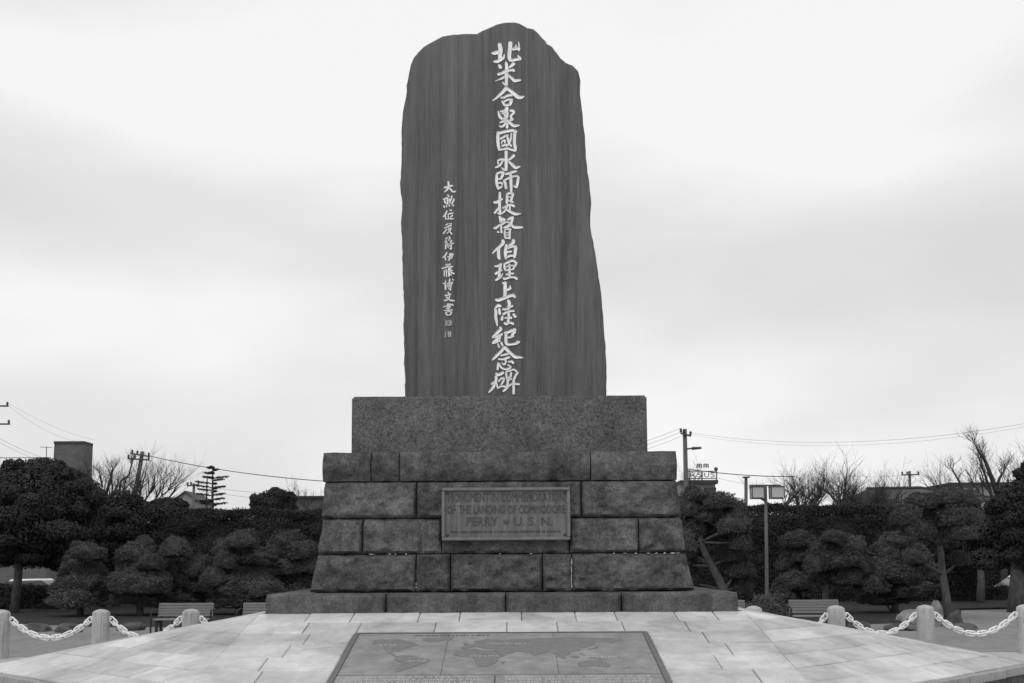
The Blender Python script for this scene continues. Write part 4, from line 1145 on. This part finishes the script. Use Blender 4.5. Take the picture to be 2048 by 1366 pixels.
# ------------------------------------------------------------------ round shrub, rocks, benches
def rock(label, px, py, w_, h_, Y, seed, mat='rock', d=.8, name='garden_rock', group='rocks lying by the planting bed', z=None):
    bm = bmesh.new(); bmesh.ops.create_icosphere(bm, subdivisions=3, radius=1.0)
    s_ = Y / FPX
    for v in bm.verts:
        k = 1 + .35 * nz(v.co, .9, seed) + .12 * nz(v.co, 3.0, seed + 5)
        v.co *= k
        # flat cleaved faces
        for ax in (Vector((.5, -.7, .5)), Vector((-.6, -.5, .6)), Vector((.1, -.2, 1)), Vector((.8, .3, .3))):
            ax = ax.normalized(); q = v.co.dot(ax) - .72
            if q > 0: v.co -= ax * q * .8
        v.co = Vector((v.co.x * w_ * s_ / 2, v.co.y * w_ * s_ / 2 * d, v.co.z * h_ * s_ / 1.6))
    me = bpy.data.meshes.new(name); bm.to_mesh(me); bm.free(); smooth_by_angle(me, 28)
    p = P(px, py, Y); p.z = h_ * s_ * (.30 if mat == 'rock' else .15) if z is None else z
    o = link_mesh(name, me, M[mat], loc=p); o.rotation_euler.z = seed
    return tag(o, label, 'rock', group)
rock('broad flat pale garden rock left of the tall pine trunk', 1832, 1225, 80, 42, 28.5, 1.3)
rock('upright pointed rock against the left side of the tall pine trunk', 1872, 1215, 26, 62, 28.8, 2.6, d=.9)
rock('dark slanted rock against the right side of the tall pine trunk', 1908, 1222, 40, 44, 28.6, 4.1, 'rock_dark')
rock('low dark rock in front of the tall pine, right of the bollard', 1925, 1236, 66, 16, 27.6, 5.2, 'rock_dark')
rock('low dark rock left of the bollard below the tall pine', 1812, 1240, 70, 18, 27.2, 6.2, 'rock_dark')
rock('low dark rock behind the leftmost chain, left one of the pair', 80, 1240, 60, 22, 28.6, 7.7, 'rock_dark')
rock('low dark rock behind the leftmost chain, right one of the pair', 140, 1242, 66, 26, 28.2, 8.8, 'rock_dark')
rock('low dark rock lying between the left bollard and bench', 262, 1238, 56, 22, 28.8, 9.9, 'rock_dark')
rock('small low dark rock behind the bollard beside the right bench', 1716, 1238, 46, 18, 28, 3.3, 'rock_dark')

sh = tag(empty('round_shrub', P(1532, 1236, 28)), 'low round clipped shrub at the foot of the lamp post', 'shrub')
sh.location.z = 0
o = link_mesh('foliage_pad', PADS[2], None, sh, loc=(0, 0, .12)); o.scale = (.60, .58, .70)
o = link_mesh('foliage_pad', PADS[3], None, sh, loc=(-.12, -.05, .08)); o.scale = (.58, .58, .64); o.rotation_euler.z = 2
m = MB().tube([(0, 0, -.05), (0, 0, .25)], [.05, .03], 6).obj('stem', M['bark'], sh)

def bench(label, pxl, pxr, Y, arm=True):
    a = P(pxl, 1230, Y).x; b = P(pxr, 1230, Y).x; w_ = b - a
    root = tag(empty('park_bench', ((a + b) / 2, Y, 0)), label, 'bench', 'slatted park benches')
    def slat(y0, y1, z0, z1, name, mat='bench'):
        bmh = bmesh.new(); bmesh.ops.create_cube(bmh, size=1)
        for v in bmh.verts: v.co = Vector((v.co.x * w_, (y0 + y1) / 2 + v.co.y * (y1 - y0), (z0 + z1) / 2 + v.co.z * (z1 - z0)))
        bmesh.ops.bevel(bmh, geom=list(bmh.edges), offset=.006, segments=1, affect='EDGES')
        me = bpy.data.meshes.new(name); bmh.to_mesh(me); bmh.free(); return link_mesh(name, me, M[mat], root)
    for k in range(4): slat(-.36 + k * .09, -.28 + k * .09, .335, .37, 'seat_slat')
    for k in range(5):
        z0 = .41 + k * .064; slat(.03 + k * .018, .06 + k * .018, z0, z0 + .056, 'back_slat')
    for sx in (-1, 1):
        x = sx * (w_ / 2 - .08)
        m = MB(); m.box(x - .03, x + .03, -.34, -.28, 0, .333); m.box(x - .03, x + .03, .0, .06, 0, .333); m.box(x - .029, x + .029, -.279, -.001, .27, .332)
        m.tube([(x, .065, .33), (x, .15, .74)], .025, 6)
        m.obj('leg', M['bench_leg'], root)
        if arm:
            x = sx * (w_ / 2 + .05)
            m = MB(); m.tube([(x, -.33, 0), (x, -.33, .52), (x, -.28, .56), (x, .1, .58)], .022, 6); m.obj('armrest', M['bench_leg'], root)
    return root
bench('slatted bench standing behind the third bollard from the left', 315, 425, 27.0)
bench('slatted bench half hidden by the left corner of the monument base', 484, 592, 27.0)
bench('slatted bench overlapped by a bollard on the right', 1580, 1680, 27.0)
bench('slatted bench whose end shows beside the right corner of the monument base', 1392, 1492, 27.0)

# ------------------------------------------------------------------ park lamp
Y_L = 30
lb = P(1535, 1240, Y_L); lb.z = 0
lamp = tag(empty('park_lamp', lb), 'slim park lamp post with two box lanterns on a crossbar', 'lamp post')
lt = P(1531, 972, Y_L) - lb
MB().tube([(0, 0, -.1), (0, 0, .6), lt * .5, lt], [.06, .052, .046, .04], 12).obj('post', M['lamp_post'], lamp, smooth=True)
sL = Y_L / FPX
MB().box(lt.x - 32 * sL, lt.x + 30 * sL, -.035, .035, lt.z - .005, lt.z + .035).obj('crossbar', M['steel'], lamp)
for cx_, hw in ((1514 - 1531, 12), (1553 - 1531, 13)):
    o = MB().box(-hw * sL, hw * sL, -.13, .13, -.31, -.035).obj('lantern', M['lamp_glass'], lamp, loc=(lt.x + cx_ * sL, 0, lt.z))
    m = MB()
    for sx in (-1, 1):
        for sy in (-1, 1): m.box(sx * hw * sL - .012, sx * hw * sL + .012, sy * .13 - .012, sy * .13 + .012, -.325, -.02)
    m.box(-hw * sL - .02, hw * sL + .02, -.15, .15, -.034, -.006); m.box(-hw * sL - .01, hw * sL + .01, -.14, .14, -.345, -.326)
    m.obj('lantern_frame', M['steel'], o)

# ------------------------------------------------------------------ far trees
bare_tree('bare tree right beside the concrete tower, leftmost bare tree', 212, 62, 888, .6, 31, base_y=985, n1=12, limbs=([(212, 990, .09), (222, 955, .07), (225, 940, .06)], [(205, 975, .06), (200, 950, .05)]))
bare_tree('bare tree between the concrete tower and the leaning utility pole', 243, 60, 893, .7, 32, base_y=990, n1=12, limbs=([(238, 990, .07), (242, 962, .06), (258, 950, .05), (264, 925, .04)],))
bare_tree('bare tree behind the leaning utility pole on the left', 286, 63, 884, .75, 33, base_y=992, n1=12)
bare_tree('small bare tree touching the left side of the coping', 628, 64, 930, .7, 34, base_y=992, n1=8)
bare_tree('bare shrubby tree touching the right side of the coping', 1358, 66, 905, .5, 35, base_y=985, n1=6)
bare_tree('bare tree just right of the park lamp, leftmost of the right group', 1562, 58, 915, .75, 36, base_y=1004, n1=11)
bare_tree('bare tree with tall whips, tallest of the group right of the lamp', 1612, 57, 905, .7, 37, base_y=1004, n1=12)
bare_tree('low bare tree between the lamp and the tall whips', 1590, 61, 940, .9, 44, base_y=1004, n1=11)
bare_tree('low bare tree in the right half of the group behind the hedge', 1724, 61, 930, .9, 45, base_y=1004, n1=12)
bare_tree('low bare tree crowded in the middle of the group behind the hedge', 1675, 62, 935, .9, 46, base_y=1004, n1=12)
bare_tree('bare tree in the middle of the group right of the lamp', 1652, 59, 910, .7, 38, base_y=1004, n1=11)
bare_tree('bare tree next to the hip roof, right in the group behind the hedge', 1698, 58, 908, .7, 39, base_y=1004, n1=12)
bare_tree('small bare tree against the left end of the hip roof', 1752, 60, 915, .75, 40, base_y=1003, n1=11)
bare_tree('bare tree leaning left in front of the hip roof', 1928, 54, 888, .6, 41, base_y=998, n1=10, lean=-.55, rtr=.12, limbs=([(1932, 1000, .08), (1920, 965, .06), (1905, 940, .04)],))
bare_tree('big bare tree with thick leaning trunk in front of the hip roof', 2000, 50, 858, .45, 42, base_y=1000, n1=7, lean=-.2, rtr=.15, fork=4.2, limbs=([(2000, 1004, .13), (1985, 960, .105), (1972, 925, .075), (1964, 905, .035)], [(1986, 1000, .075), (1972, 955, .06), (1961, 925, .035)], [(1992, 975, .07), (2000, 955, .06), (2010, 938, .03)], [(1972, 925, .07), (1958, 905, .04), (1948, 885, .018)]))
bare_tree('bare tree cut by the right picture edge', 2046, 50, 866, .4, 43, base_y=985, n1=10, rtr=.16)

def tiered_conifer(label, bx, Y, top_y, base_y, seed, half_px):
    b = P(bx, base_y, Y); b.z = -.5
    top = P(bx, top_y, Y); H = top.z + .5
    root = tag(empty('tiered_conifer', b), label, 'tree')
    MB().tube([(0, 0, -.1), (.03, 0, H * .5), (0, 0, H)], [.13, .11, .03], 7).obj('trunk', M['twig'], root, smooth=True)
    MB().tube([(-12 * Y / FPX, .1, 1), (-12 * Y / FPX, .1, P(bx, top_y + 20, Y).z + .5)], [.08, .03], 6).obj('side_stem', M['twig'], root, smooth=True)
    r = np.random.RandomState(seed); s_ = Y / FPX; V = []; lm = MB()
    tiers = [(4, .30), (11, .75), (21, .85), (30, .9), (40, 1.0), (48, .95), (57, .95), (66, 1.0), (75, .8)]
    for dy, k in tiers:
        for sx in (-1, 1, 0):
            if r.rand() < .12: continue
            z = H - (dy + r.uniform(-3, 3)) * s_
            ln = half_px * s_ * k * r.uniform(.65, 1.05) if sx else half_px * s_ * .5
            ang = r.uniform(-.6, .6) + (0 if sx > 0 else math.pi) if sx else r.choice([1.5, -1.5])
            dv = Vector((math.cos(ang), math.sin(ang), .12)); e_ = Vector((0, 0, z)) + dv * ln
            lm.tube([(0, 0, z), tuple(e_)], [.03, .012], 4)
            for q in np.linspace(.3, 1, 6):
                c0 = Vector((0, 0, z)) + dv * ln * q
                V.append(leaves(tuple(c0), (.16, .16, .06), 20, .055, r, shell=.2))
    lm.obj('limb', M['twig'], root)
    V = np.concatenate(V)
    link_mesh('foliage', np_mesh('foliage', V, np.arange(len(V)).reshape(-1, 4), 4, M['leaf']), None, root)
tiered_conifer('sparse tiered conifer standing alone above the left hedge', 424, 60, 935, 1010, 51, 34)

# ------------------------------------------------------------------ buildings
def bld(label, px0, px1, ptop, pbot, Y, depth, name, mat, z0=-.5, group=None):
    a = P(px0, ptop, Y); b = P(px1, ptop, Y)
    root = tag(empty(name, ((a.x + b.x) / 2, Y, z0)), label, 'building', group)
    return root, (b.x - a.x) / 2, a.z - z0
r_, hw, H = bld('plain dark concrete tower block rising above the left trees', 109, 186, 888, 960, 90, 3.2, 'concrete_tower', 'concrete')
s_ = 90 / FPX
m = MB(); w0 = -hw; 
hx_ = -hw + 59 * s_
pl_ = [(-hw, 0), (hx_, 0), (hx_ + .02, .05), (hx_ + .02, 1.9), (-hw, 1.9)]
m.v = [(x, y, 0) for x, y in pl_] + [(x, y, H) for x, y in pl_]
n = 5
for k in range(n): m.f.append((k, (k + 1) % n, n + (k + 1) % n, n + k))
m.f.append(tuple(range(n, 2 * n)))
m.obj('wall', M['concrete'], r_)
m = MB(); k_ = 1.03; w_c = .05
m.v = [(x * k_, y * k_ - .06, H + .002) for x, y in pl_] + [(x * k_, y * k_ - .06, H + .22) for x, y in pl_]
for k in range(n): m.f.append((k, (k + 1) % n, n + (k + 1) % n, n + k))
m.f.append(tuple(range(n, 2 * n))); m.f.append(tuple(range(n - 1, -1, -1)))
m.obj('coping', M['concrete_dark'], r_)
MB().tube([(-hw - .08, .3, 0), (-hw - .08, .3, H - .1)], .07, 6).obj('drain_pipe', M['concrete_dark'], r_)
MB().box(-hw - .12, -hw + .35, -.25, -.002, H - 1.55, H - 1.42).obj('bracket', M['plaster'], r_)
# low wing with roof rail left of the tower
r_, hw, H = bld('pale flat-roofed house left of the concrete tower', -40, 100, 938, 960, 85, 6, 'flat_roofed_house', 'plaster')
MB().box(-hw, hw, 0, 6, 0, H).obj('wall', M['concrete'], r_)
MB().box(-hw - .1, hw + .1, -.12, 6.1, H + .002, H + .14).obj('roof_slab', M['concrete'], r_)
m = MB()
for k in range(12): x = -hw + k * 2 * hw / 11; m.tube([(x, 0.05, H + .13), (x, 0.05, H + .85)], .025, 4)
m.tube([(-hw, .05, H + .85), (hw, .05, H + .85)], .03, 4)
m.obj('roof_railing', M['plaster_mid'], r_)
for k in range(3):
    x = -hw + 1 + k * 1.6
    f = MB().box(x, x + 1, -.05, .03, H - 1.9, H - .7).obj('window', M['plaster_mid'], r_); MB().box(x + .08, x + .92, -.06, -.052, H - 1.82, H - .78).obj('pane', M['glass'], f)
# gabled house, small, far left-centre
r_, hw, H = bld('small pale gabled house above the left hedge', 352, 390, 997, 1003, 95, 5, 'gabled_house', 'plaster')
m = MB(); rz = .5
m.v = [(-hw, 0, 0), (hw, 0, 0), (hw, 0, H), (0, 0, H + rz), (-hw, 0, H), (-hw, 5, 0), (hw, 5, 0), (hw, 5, H), (0, 5, H + rz), (-hw, 5, H)]
m.f = [(0, 1, 2, 3, 4), (5, 9, 8, 7, 6), (1, 6, 7, 2), (5, 0, 4, 9)]
m.obj('wall', M['plaster_mid'], r_)
m = MB()
for sx in (-1, 1):
    a = Vector((sx * (hw + .25), -.2, H - .22)); b = Vector((0, -.2, H + rz + .04))
    m.add([a, b, b + Vector((0, 5.4, 0)), a + Vector((0, 5.4, 0)), a + Vector((0, 0, .12)), b + Vector((0, 0, .12)), b + Vector((0, 5.4, .12)), a + Vector((0, 5.4, .12))],
          [(0, 1, 2, 3), (4, 7, 6, 5), (0, 4, 5, 1), (3, 2, 6, 7), (0, 3, 7, 4)])
m.obj('roof', M['roof'], r_)
f = MB().box(-.5, .5, -.05, .02, H - 1.3, H - .4).obj('window', M['plaster_mid'], r_); MB().box(-.44, .44, -.06, -.052, H - 1.24, H - .46).obj('pane', M['glass'], f)
# long dark building behind the hedge left of the monument
r_, hw, H = bld('long low dark building showing between the left hedge and the monument', 588, 720, 996, 1020, 70, 6, 'low_building', 'roof')
MB().box(-hw, hw, 0, 6, 0, H).obj('wall', M['roof'], r_)
MB().box(-hw - .15, hw + .15, -.2, 6.2, H + .002, H + .12).obj('roof_slab', M['concrete_dark'], r_)
for k in range(3):
    x = -hw + .4 + k * 1.3
    f = MB().box(x, x + .9, -.05, .02, H - 1.5, H - .6).obj('window', M['concrete'], r_); MB().box(x + .06, x + .84, -.06, -.052, H - 1.44, H - .66).obj('pane', M['glass'], f)
# sign building
YB = 75; s_ = YB / FPX
r_, hw, H = bld('small dark flat-roofed building carrying a rooftop sign, right of the monument', 1360, 1435, 968, 990, YB, 5, 'sign_building', 'concrete')
MB().box(-hw * .96, hw * .88, 0, 5, 0, H).obj('wall', M['plaster_mid'], r_)
MB().box(-hw, hw, -.3, 5.2, H + .002, H + .24).obj('roof_slab', M['concrete_dark'], r_)
for k in range(2):
    x = -hw * .6 + k * 1.1
    f = MB().box(x, x + .8, -.05, .02, H - 1.0, H - .25).obj('window', M['concrete_dark'], r_); MB().box(x + .06, x + .74, -.06, -.052, H - .94, H - .31).obj('pane', M['glass'], f)
sg = tag(empty('rooftop_sign', P(1405, 962, YB - .2)), 'open rooftop sign of dark letters in two rows on a frame', 'sign')
org = Vector(sg.location)
def sp(px, py): return P(px, py, YB - .2) - org
m = MB()
for px, t, b in ((1433, 938, 966), (1404, 942, 966), (1378, 940, 966)): m.tube([sp(px, b), sp(px, t)], .045, 5)
for py in (942.5, 957): m.tube([sp(1376, py), sp(1434, py)], .03, 4)
m.lathe([(.02, -.14), (.13, -.06), (.13, .06), (.02, .14)], 8, tuple(sp(1432, 938)))
m.obj('frame', M['steel'], sg)
def sign_glyph(strokes, x, y, sx, sy):
    m = MB()
    for i, st in enumerate(strokes):
        pts = [sp(x + u * sx, y + v * sy) for u, v in st]
        m.tube(pts, .032, 4)
    m.obj('letter', M['letters'], sg)
Hs = [[(0, 0), (0, 1)], [(.5, 0), (.5, 1)], [(1, 0), (1, 1)], [(0, .5), (1, .5)], [(0, .05), (1, .05)]]
for x in (1394, 1408): sign_glyph(Hs, x, 928, 8.5, 8)
Rg = [[(0, 1), (0, 0), (.8, 0), (.8, .5), (0, .5)], [(.4, .5), (1, 1)]]
Sg = [[(1, .05), (.2, 0), (0, .25), (.9, .6), (.9, .95), (0, 1)]]
Ug = [[(0, 0), (.1, .9), (.6, 1), (1, .8), (1, 0)]]
for gph, x in ((Rg, 1381), (Sg, 1395), (Ug, 1409), (Sg, 1421)): sign_glyph(gph, x, 945.5, 8.5, 8.5)
# hip-roofed house on the right
YB = 66
r_, hw, H = bld('wide house with a dark hip roof behind the right hedge', 1742, 1986, 1003, 1020, YB, 8, 'hip_roofed_house', 'roof')
s_ = YB / FPX
MB().box(-hw + .5, hw - .5, .5, 8, 0, H).obj('wall', M['plaster_mid'], r_)
zr_ = P(1830, 977, YB + 3).z + .5
xl = P(1776, 980, YB).x - r_.location.x; xr = P(1892, 975, YB).x - r_.location.x
m = MB()
m.v = [(-hw, 0, H), (hw, 0, H), (hw, 8.5, H), (-hw, 8.5, H), (xl, 4, zr_), (xr, 4, zr_ + .05), (-hw, 0, H + .14), (hw, 0, H + .14), (hw, 8.5, H + .14), (-hw, 8.5, H + .14)]
m.f = [(0, 3, 2, 1), (0, 1, 7, 6), (1, 2, 8, 7), (2, 3, 9, 8), (3, 0, 6, 9), (6, 7, 5, 4), (7, 8, 5), (8, 9, 4, 5), (9, 6, 4)]
rf = m.obj('roof', M['roof'], r_)
m = MB(); m.tube([(xl, 4, zr_ + .06), (xr, 4, zr_ + .11)], .11, 6)
m.tube([(-hw, 0, H + .2), (xl, 4, zr_ + .06)], .08, 5); m.tube([(hw, 0, H + .2), (xr, 4, zr_ + .11)], .08, 5)
m.obj('ridge', M['concrete_dark'], rf)
for k in range(4):
    x = -hw + 1.2 + k * 1.7
    f = MB().box(x, x + 1.1, .44, .52, H - 1.6, H - .5).obj('window', M['plaster_mid'], r_); MB().box(x + .07, x + 1.03, .43, .438, H - 1.53, H - .57).obj('pane', M['glass'], f)
r_, hw, H = bld('grey walled house with flat eaves behind the hip roof at the right', 1900, 2060, 970, 1000, 82, 6, 'flat_eaved_house', 'plaster_mid')
MB().box(-hw + .2, hw - .2, .2, 6, 0, H).obj('wall', M['plaster_mid'], r_)
MB().box(-hw, hw, -.1, 6.3, H + .002, H + .18).obj('roof_slab', M['concrete_dark'], r_)
for k in range(2):
    x = -hw + 1.0 + k * 2.2
    f = MB().box(x, x + 1.2, .13, .22, H - 1.1, H - .25).obj('window', M['plaster'], r_); MB().box(x + .07, x + 1.13, .12, .128, H - 1.03, H - .32).obj('pane', M['glass'], f)

# ------------------------------------------------------------------ utility poles
def upole(label, pb, pt, Y, rad, arms, ins=True, name='utility_pole'):
    """pb, pt: photo points of a low and the top spot of the pole; arms: (py, x0, x1, tilt px)"""
    a = P(*pb, Y); b = P(*pt, Y)
    k = (a.z + .5) / (b.z - a.z)
    base = a - (b - a) * k
    root = tag(empty(name, base), label, 'utility pole', 'utility poles in the streets behind')
    MB().tube([(0, 0, -.2), tuple(b - base)], [rad * 1.25, rad * .85], 8).obj('shaft', M['pole'], root, smooth=True)
    for py0, x0, py1, x1 in arms:
        p, q = P(x0, py0, Y - rad - .05) - base, P(x1, py1, Y - rad - .05) - base
        ao = MB().tube([p, q], .055, 5).obj('crossarm', M['steel'], root)
        if ins:
            for u in (.04, .33, .96):
                c_ = p.lerp(q, u)
                MB().lathe([(.03, 0), (.085, .06), (.05, .10), (.085, .15), (.04, .22)], 8, tuple(c_ + Vector((0, 0, .04)))).obj('insulator', M['steel'], ao)
    return root, base
upole('utility pole whose crossarms reach in from the left picture edge', (-14, 960), (-12, 792), 70, .17, [(811, -45, 812, 17), (848, -45, 848, 20)])
upole('leaning wooden utility pole with two crossarms above the left trees', (270, 990), (285, 903), 75, .16, [(907, 263, 913, 299), (917, 255, 920, 299)])
upole('small far utility pole left of the tiered conifer', (387, 1004), (388, 967), 80, .11, [(972, 374, 969, 398)])
r_, base = upole('tall utility pole right of the monument with a lamp arm', (1372, 968), (1369.5, 858), 62, .135, [(866, 1361, 872, 1382)])
a = P(1372, 898, 61.7) - base; b = P(1402, 895, 61.7) - base
lo = MB().tube([a, b], .05, 6).obj('lamp_arm', M['steel'], r_)
MB().tube([b - Vector((.5, 0, .05)), b + Vector((.02, 0, -.02))], [.09, .06], 8).obj('lamp_head', M['steel'], lo)
upole('short far utility pole left of the park lamp', (1492, 1000), (1492, 953), 72, .12, [(955, 1485, 954, 1500)], ins=False)
upole('far utility pole with a crossarm standing above the hip roof', (1820, 978), (1819, 942), 88, .12, [(950, 1803, 949, 1838)])
an = tag(empty('roof_antenna', P(93, 938, 84)), 'thin television antenna on the roof left of the concrete tower', 'antenna')
o0 = Vector(an.location)
m = MB(); m.tube([(0, 0, 0), P(93, 893, 84) - o0], .03, 5); m.obj('mast', M['steel'], an)
m = MB(); m.tube([P(80, 894, 84) - o0, P(104, 895, 84) - o0], .02, 4)
for x in (82, 88, 98, 103): m.tube([P(x, 894.5, 83.6) - o0, P(x, 894.5, 84.4) - o0], .015, 4)
m.obj('elements', M['steel'], an)

# overhead wires, each a sagging strand of its own
def wire(label, p, q, Y0, Y1, sag, rad=.016, mat='wire'):
    a, b = P(*p, Y0), P(*q, Y1)
    pts = [a.lerp(b, k / 14) - Vector((0, 0, 4 * sag * (k / 14) * (1 - k / 14))) - a for k in range(15)]
    o = MB().tube(pts, rad, 4).obj('overhead_wire', M[mat], loc=a)
    tag(o, label, 'wire', 'overhead wires')
wire('thick overhead wire from the leaning pole to the monument coping', (299, 912), (760, 968), 75, 64, .35, .024)
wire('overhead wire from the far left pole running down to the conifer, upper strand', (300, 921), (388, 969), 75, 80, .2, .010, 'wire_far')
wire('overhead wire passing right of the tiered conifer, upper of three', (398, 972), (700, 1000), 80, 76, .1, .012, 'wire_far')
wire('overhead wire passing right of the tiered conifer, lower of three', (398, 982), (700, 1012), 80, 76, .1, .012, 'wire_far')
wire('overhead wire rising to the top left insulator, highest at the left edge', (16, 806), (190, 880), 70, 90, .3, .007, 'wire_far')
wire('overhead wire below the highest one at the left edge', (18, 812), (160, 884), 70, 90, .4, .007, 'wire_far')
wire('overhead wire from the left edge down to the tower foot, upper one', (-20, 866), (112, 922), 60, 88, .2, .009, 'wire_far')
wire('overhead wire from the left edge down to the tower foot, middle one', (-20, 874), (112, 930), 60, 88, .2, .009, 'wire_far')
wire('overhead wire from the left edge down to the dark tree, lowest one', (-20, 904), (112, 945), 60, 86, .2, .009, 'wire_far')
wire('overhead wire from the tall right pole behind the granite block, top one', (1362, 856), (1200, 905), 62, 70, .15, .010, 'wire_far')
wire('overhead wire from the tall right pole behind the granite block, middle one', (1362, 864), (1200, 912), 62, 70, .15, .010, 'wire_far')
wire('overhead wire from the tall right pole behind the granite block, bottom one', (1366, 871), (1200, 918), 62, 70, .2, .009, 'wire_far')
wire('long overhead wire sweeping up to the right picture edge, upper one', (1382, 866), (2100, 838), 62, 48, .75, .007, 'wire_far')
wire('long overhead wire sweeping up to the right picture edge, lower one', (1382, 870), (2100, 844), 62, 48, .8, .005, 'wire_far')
wire('overhead wire from the tall right pole through the rooftop sign to the park lamp', (1374, 938), (1590, 953), 61.8, 66, .12, .024)
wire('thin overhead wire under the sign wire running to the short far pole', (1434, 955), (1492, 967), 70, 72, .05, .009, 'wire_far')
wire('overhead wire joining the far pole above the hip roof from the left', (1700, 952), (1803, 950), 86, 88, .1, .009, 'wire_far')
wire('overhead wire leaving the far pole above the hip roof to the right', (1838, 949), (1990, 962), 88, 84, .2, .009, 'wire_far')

# ------------------------------------------------------------------ parked cars glimpsed below the trees
def car(label, x, Y, heading, z0=-.5, scale=1.0):
    root = tag(empty('parked_car', (x, Y, z0)), label, 'car', 'white cars parked beyond the trees')
    root.rotation_euler.z = heading; root.scale = (scale,) * 3
    sec = [(-2.05, .42, .62), (-1.95, .30, .88), (-1.3, .28, .95), (-.85, .28, .98), (.2, .28, .98), (1.2, .28, .97), (1.9, .30, .92), (2.05, .45, .70)]
    m = MB()
    for x_, zl, zh in sec:
        for y_, z_ in ((-.80, zl), (-.84, (zl + zh) / 2), (-.78, zh), (.78, zh), (.84, (zl + zh) / 2), (.80, zl)): m.v.append((x_, y_, z_))
    for i in range(len(sec) - 1):
        for k in range(6): m.f.append((i * 6 + k, i * 6 + (k + 1) % 6, i * 6 + 6 + (k + 1) % 6, i * 6 + 6 + k))
    m.f.append(tuple(range(5, -1, -1))); m.f.append(tuple(range(42, 48)))
    m.obj('body', M['car_white'], root)
    m = MB(); cab = [(-1.1, .975, .72), (-.45, 1.40, .62), (1.0, 1.44, .62), (1.75, .975, .70)]
    for x_, z_, y_ in cab: m.v += [(x_, -y_, z_), (x_, y_, z_)]
    m.v += [(-1.1, -.72, .96), (-1.1, .72, .96)]
    m.f = [(0, 1, 3, 2), (4, 5, 7, 6), (0, 2, 4, 6), (1, 7, 5, 3)]
    m.obj('window', M['glass'], root)
    m = MB(); m.add([(-.5, -.63, 1.37), (-.5, .63, 1.37), (1.05, .63, 1.41), (1.05, -.63, 1.41), (-.42, -.56, 1.47), (-.42, .56, 1.47), (.95, .56, 1.49), (.95, -.56, 1.49)],
                    [(0, 3, 2, 1), (4, 5, 6, 7), (0, 1, 5, 4), (1, 2, 6, 5), (2, 3, 7, 6), (3, 0, 4, 7)])
    m.obj('roof', M['car_white'], root)
    for wx in (-1.3, 1.3):
        for sy in (-1, 1):
            wo_ = MB().lathe([(.30, -.1), (.32, -.06), (.32, .06), (.30, .1)], 18).obj('wheel', M['tyre'], root, loc=(wx, sy * .76, .32)); wo_.rotation_euler = (math.pi / 2, 0, 0)
            MB().lathe([(.19, -.105), (.17, .105)], 14).obj('rim', M['steel'], wo_)
    for sy in (-1, 1): MB().box(-2.07, -1.98, sy * .62 - .14, sy * .62 + .14, .66, .80).obj('headlight', M['lamp_glass'], root)
    return root
pc_ = P(2035, 1165, 48); car('white car partly hidden under the trees at the right edge', pc_.x + .6, 48.5, 0.05)
pc_ = P(60, 1165, 52); car('white car seen low between the trunks at the left edge', pc_.x - .2, 52, -.03)
pc_ = P(1712, 1165, 52); car('white car glimpsed between two clipped pines on the right', pc_.x + .5, 53, math.pi)
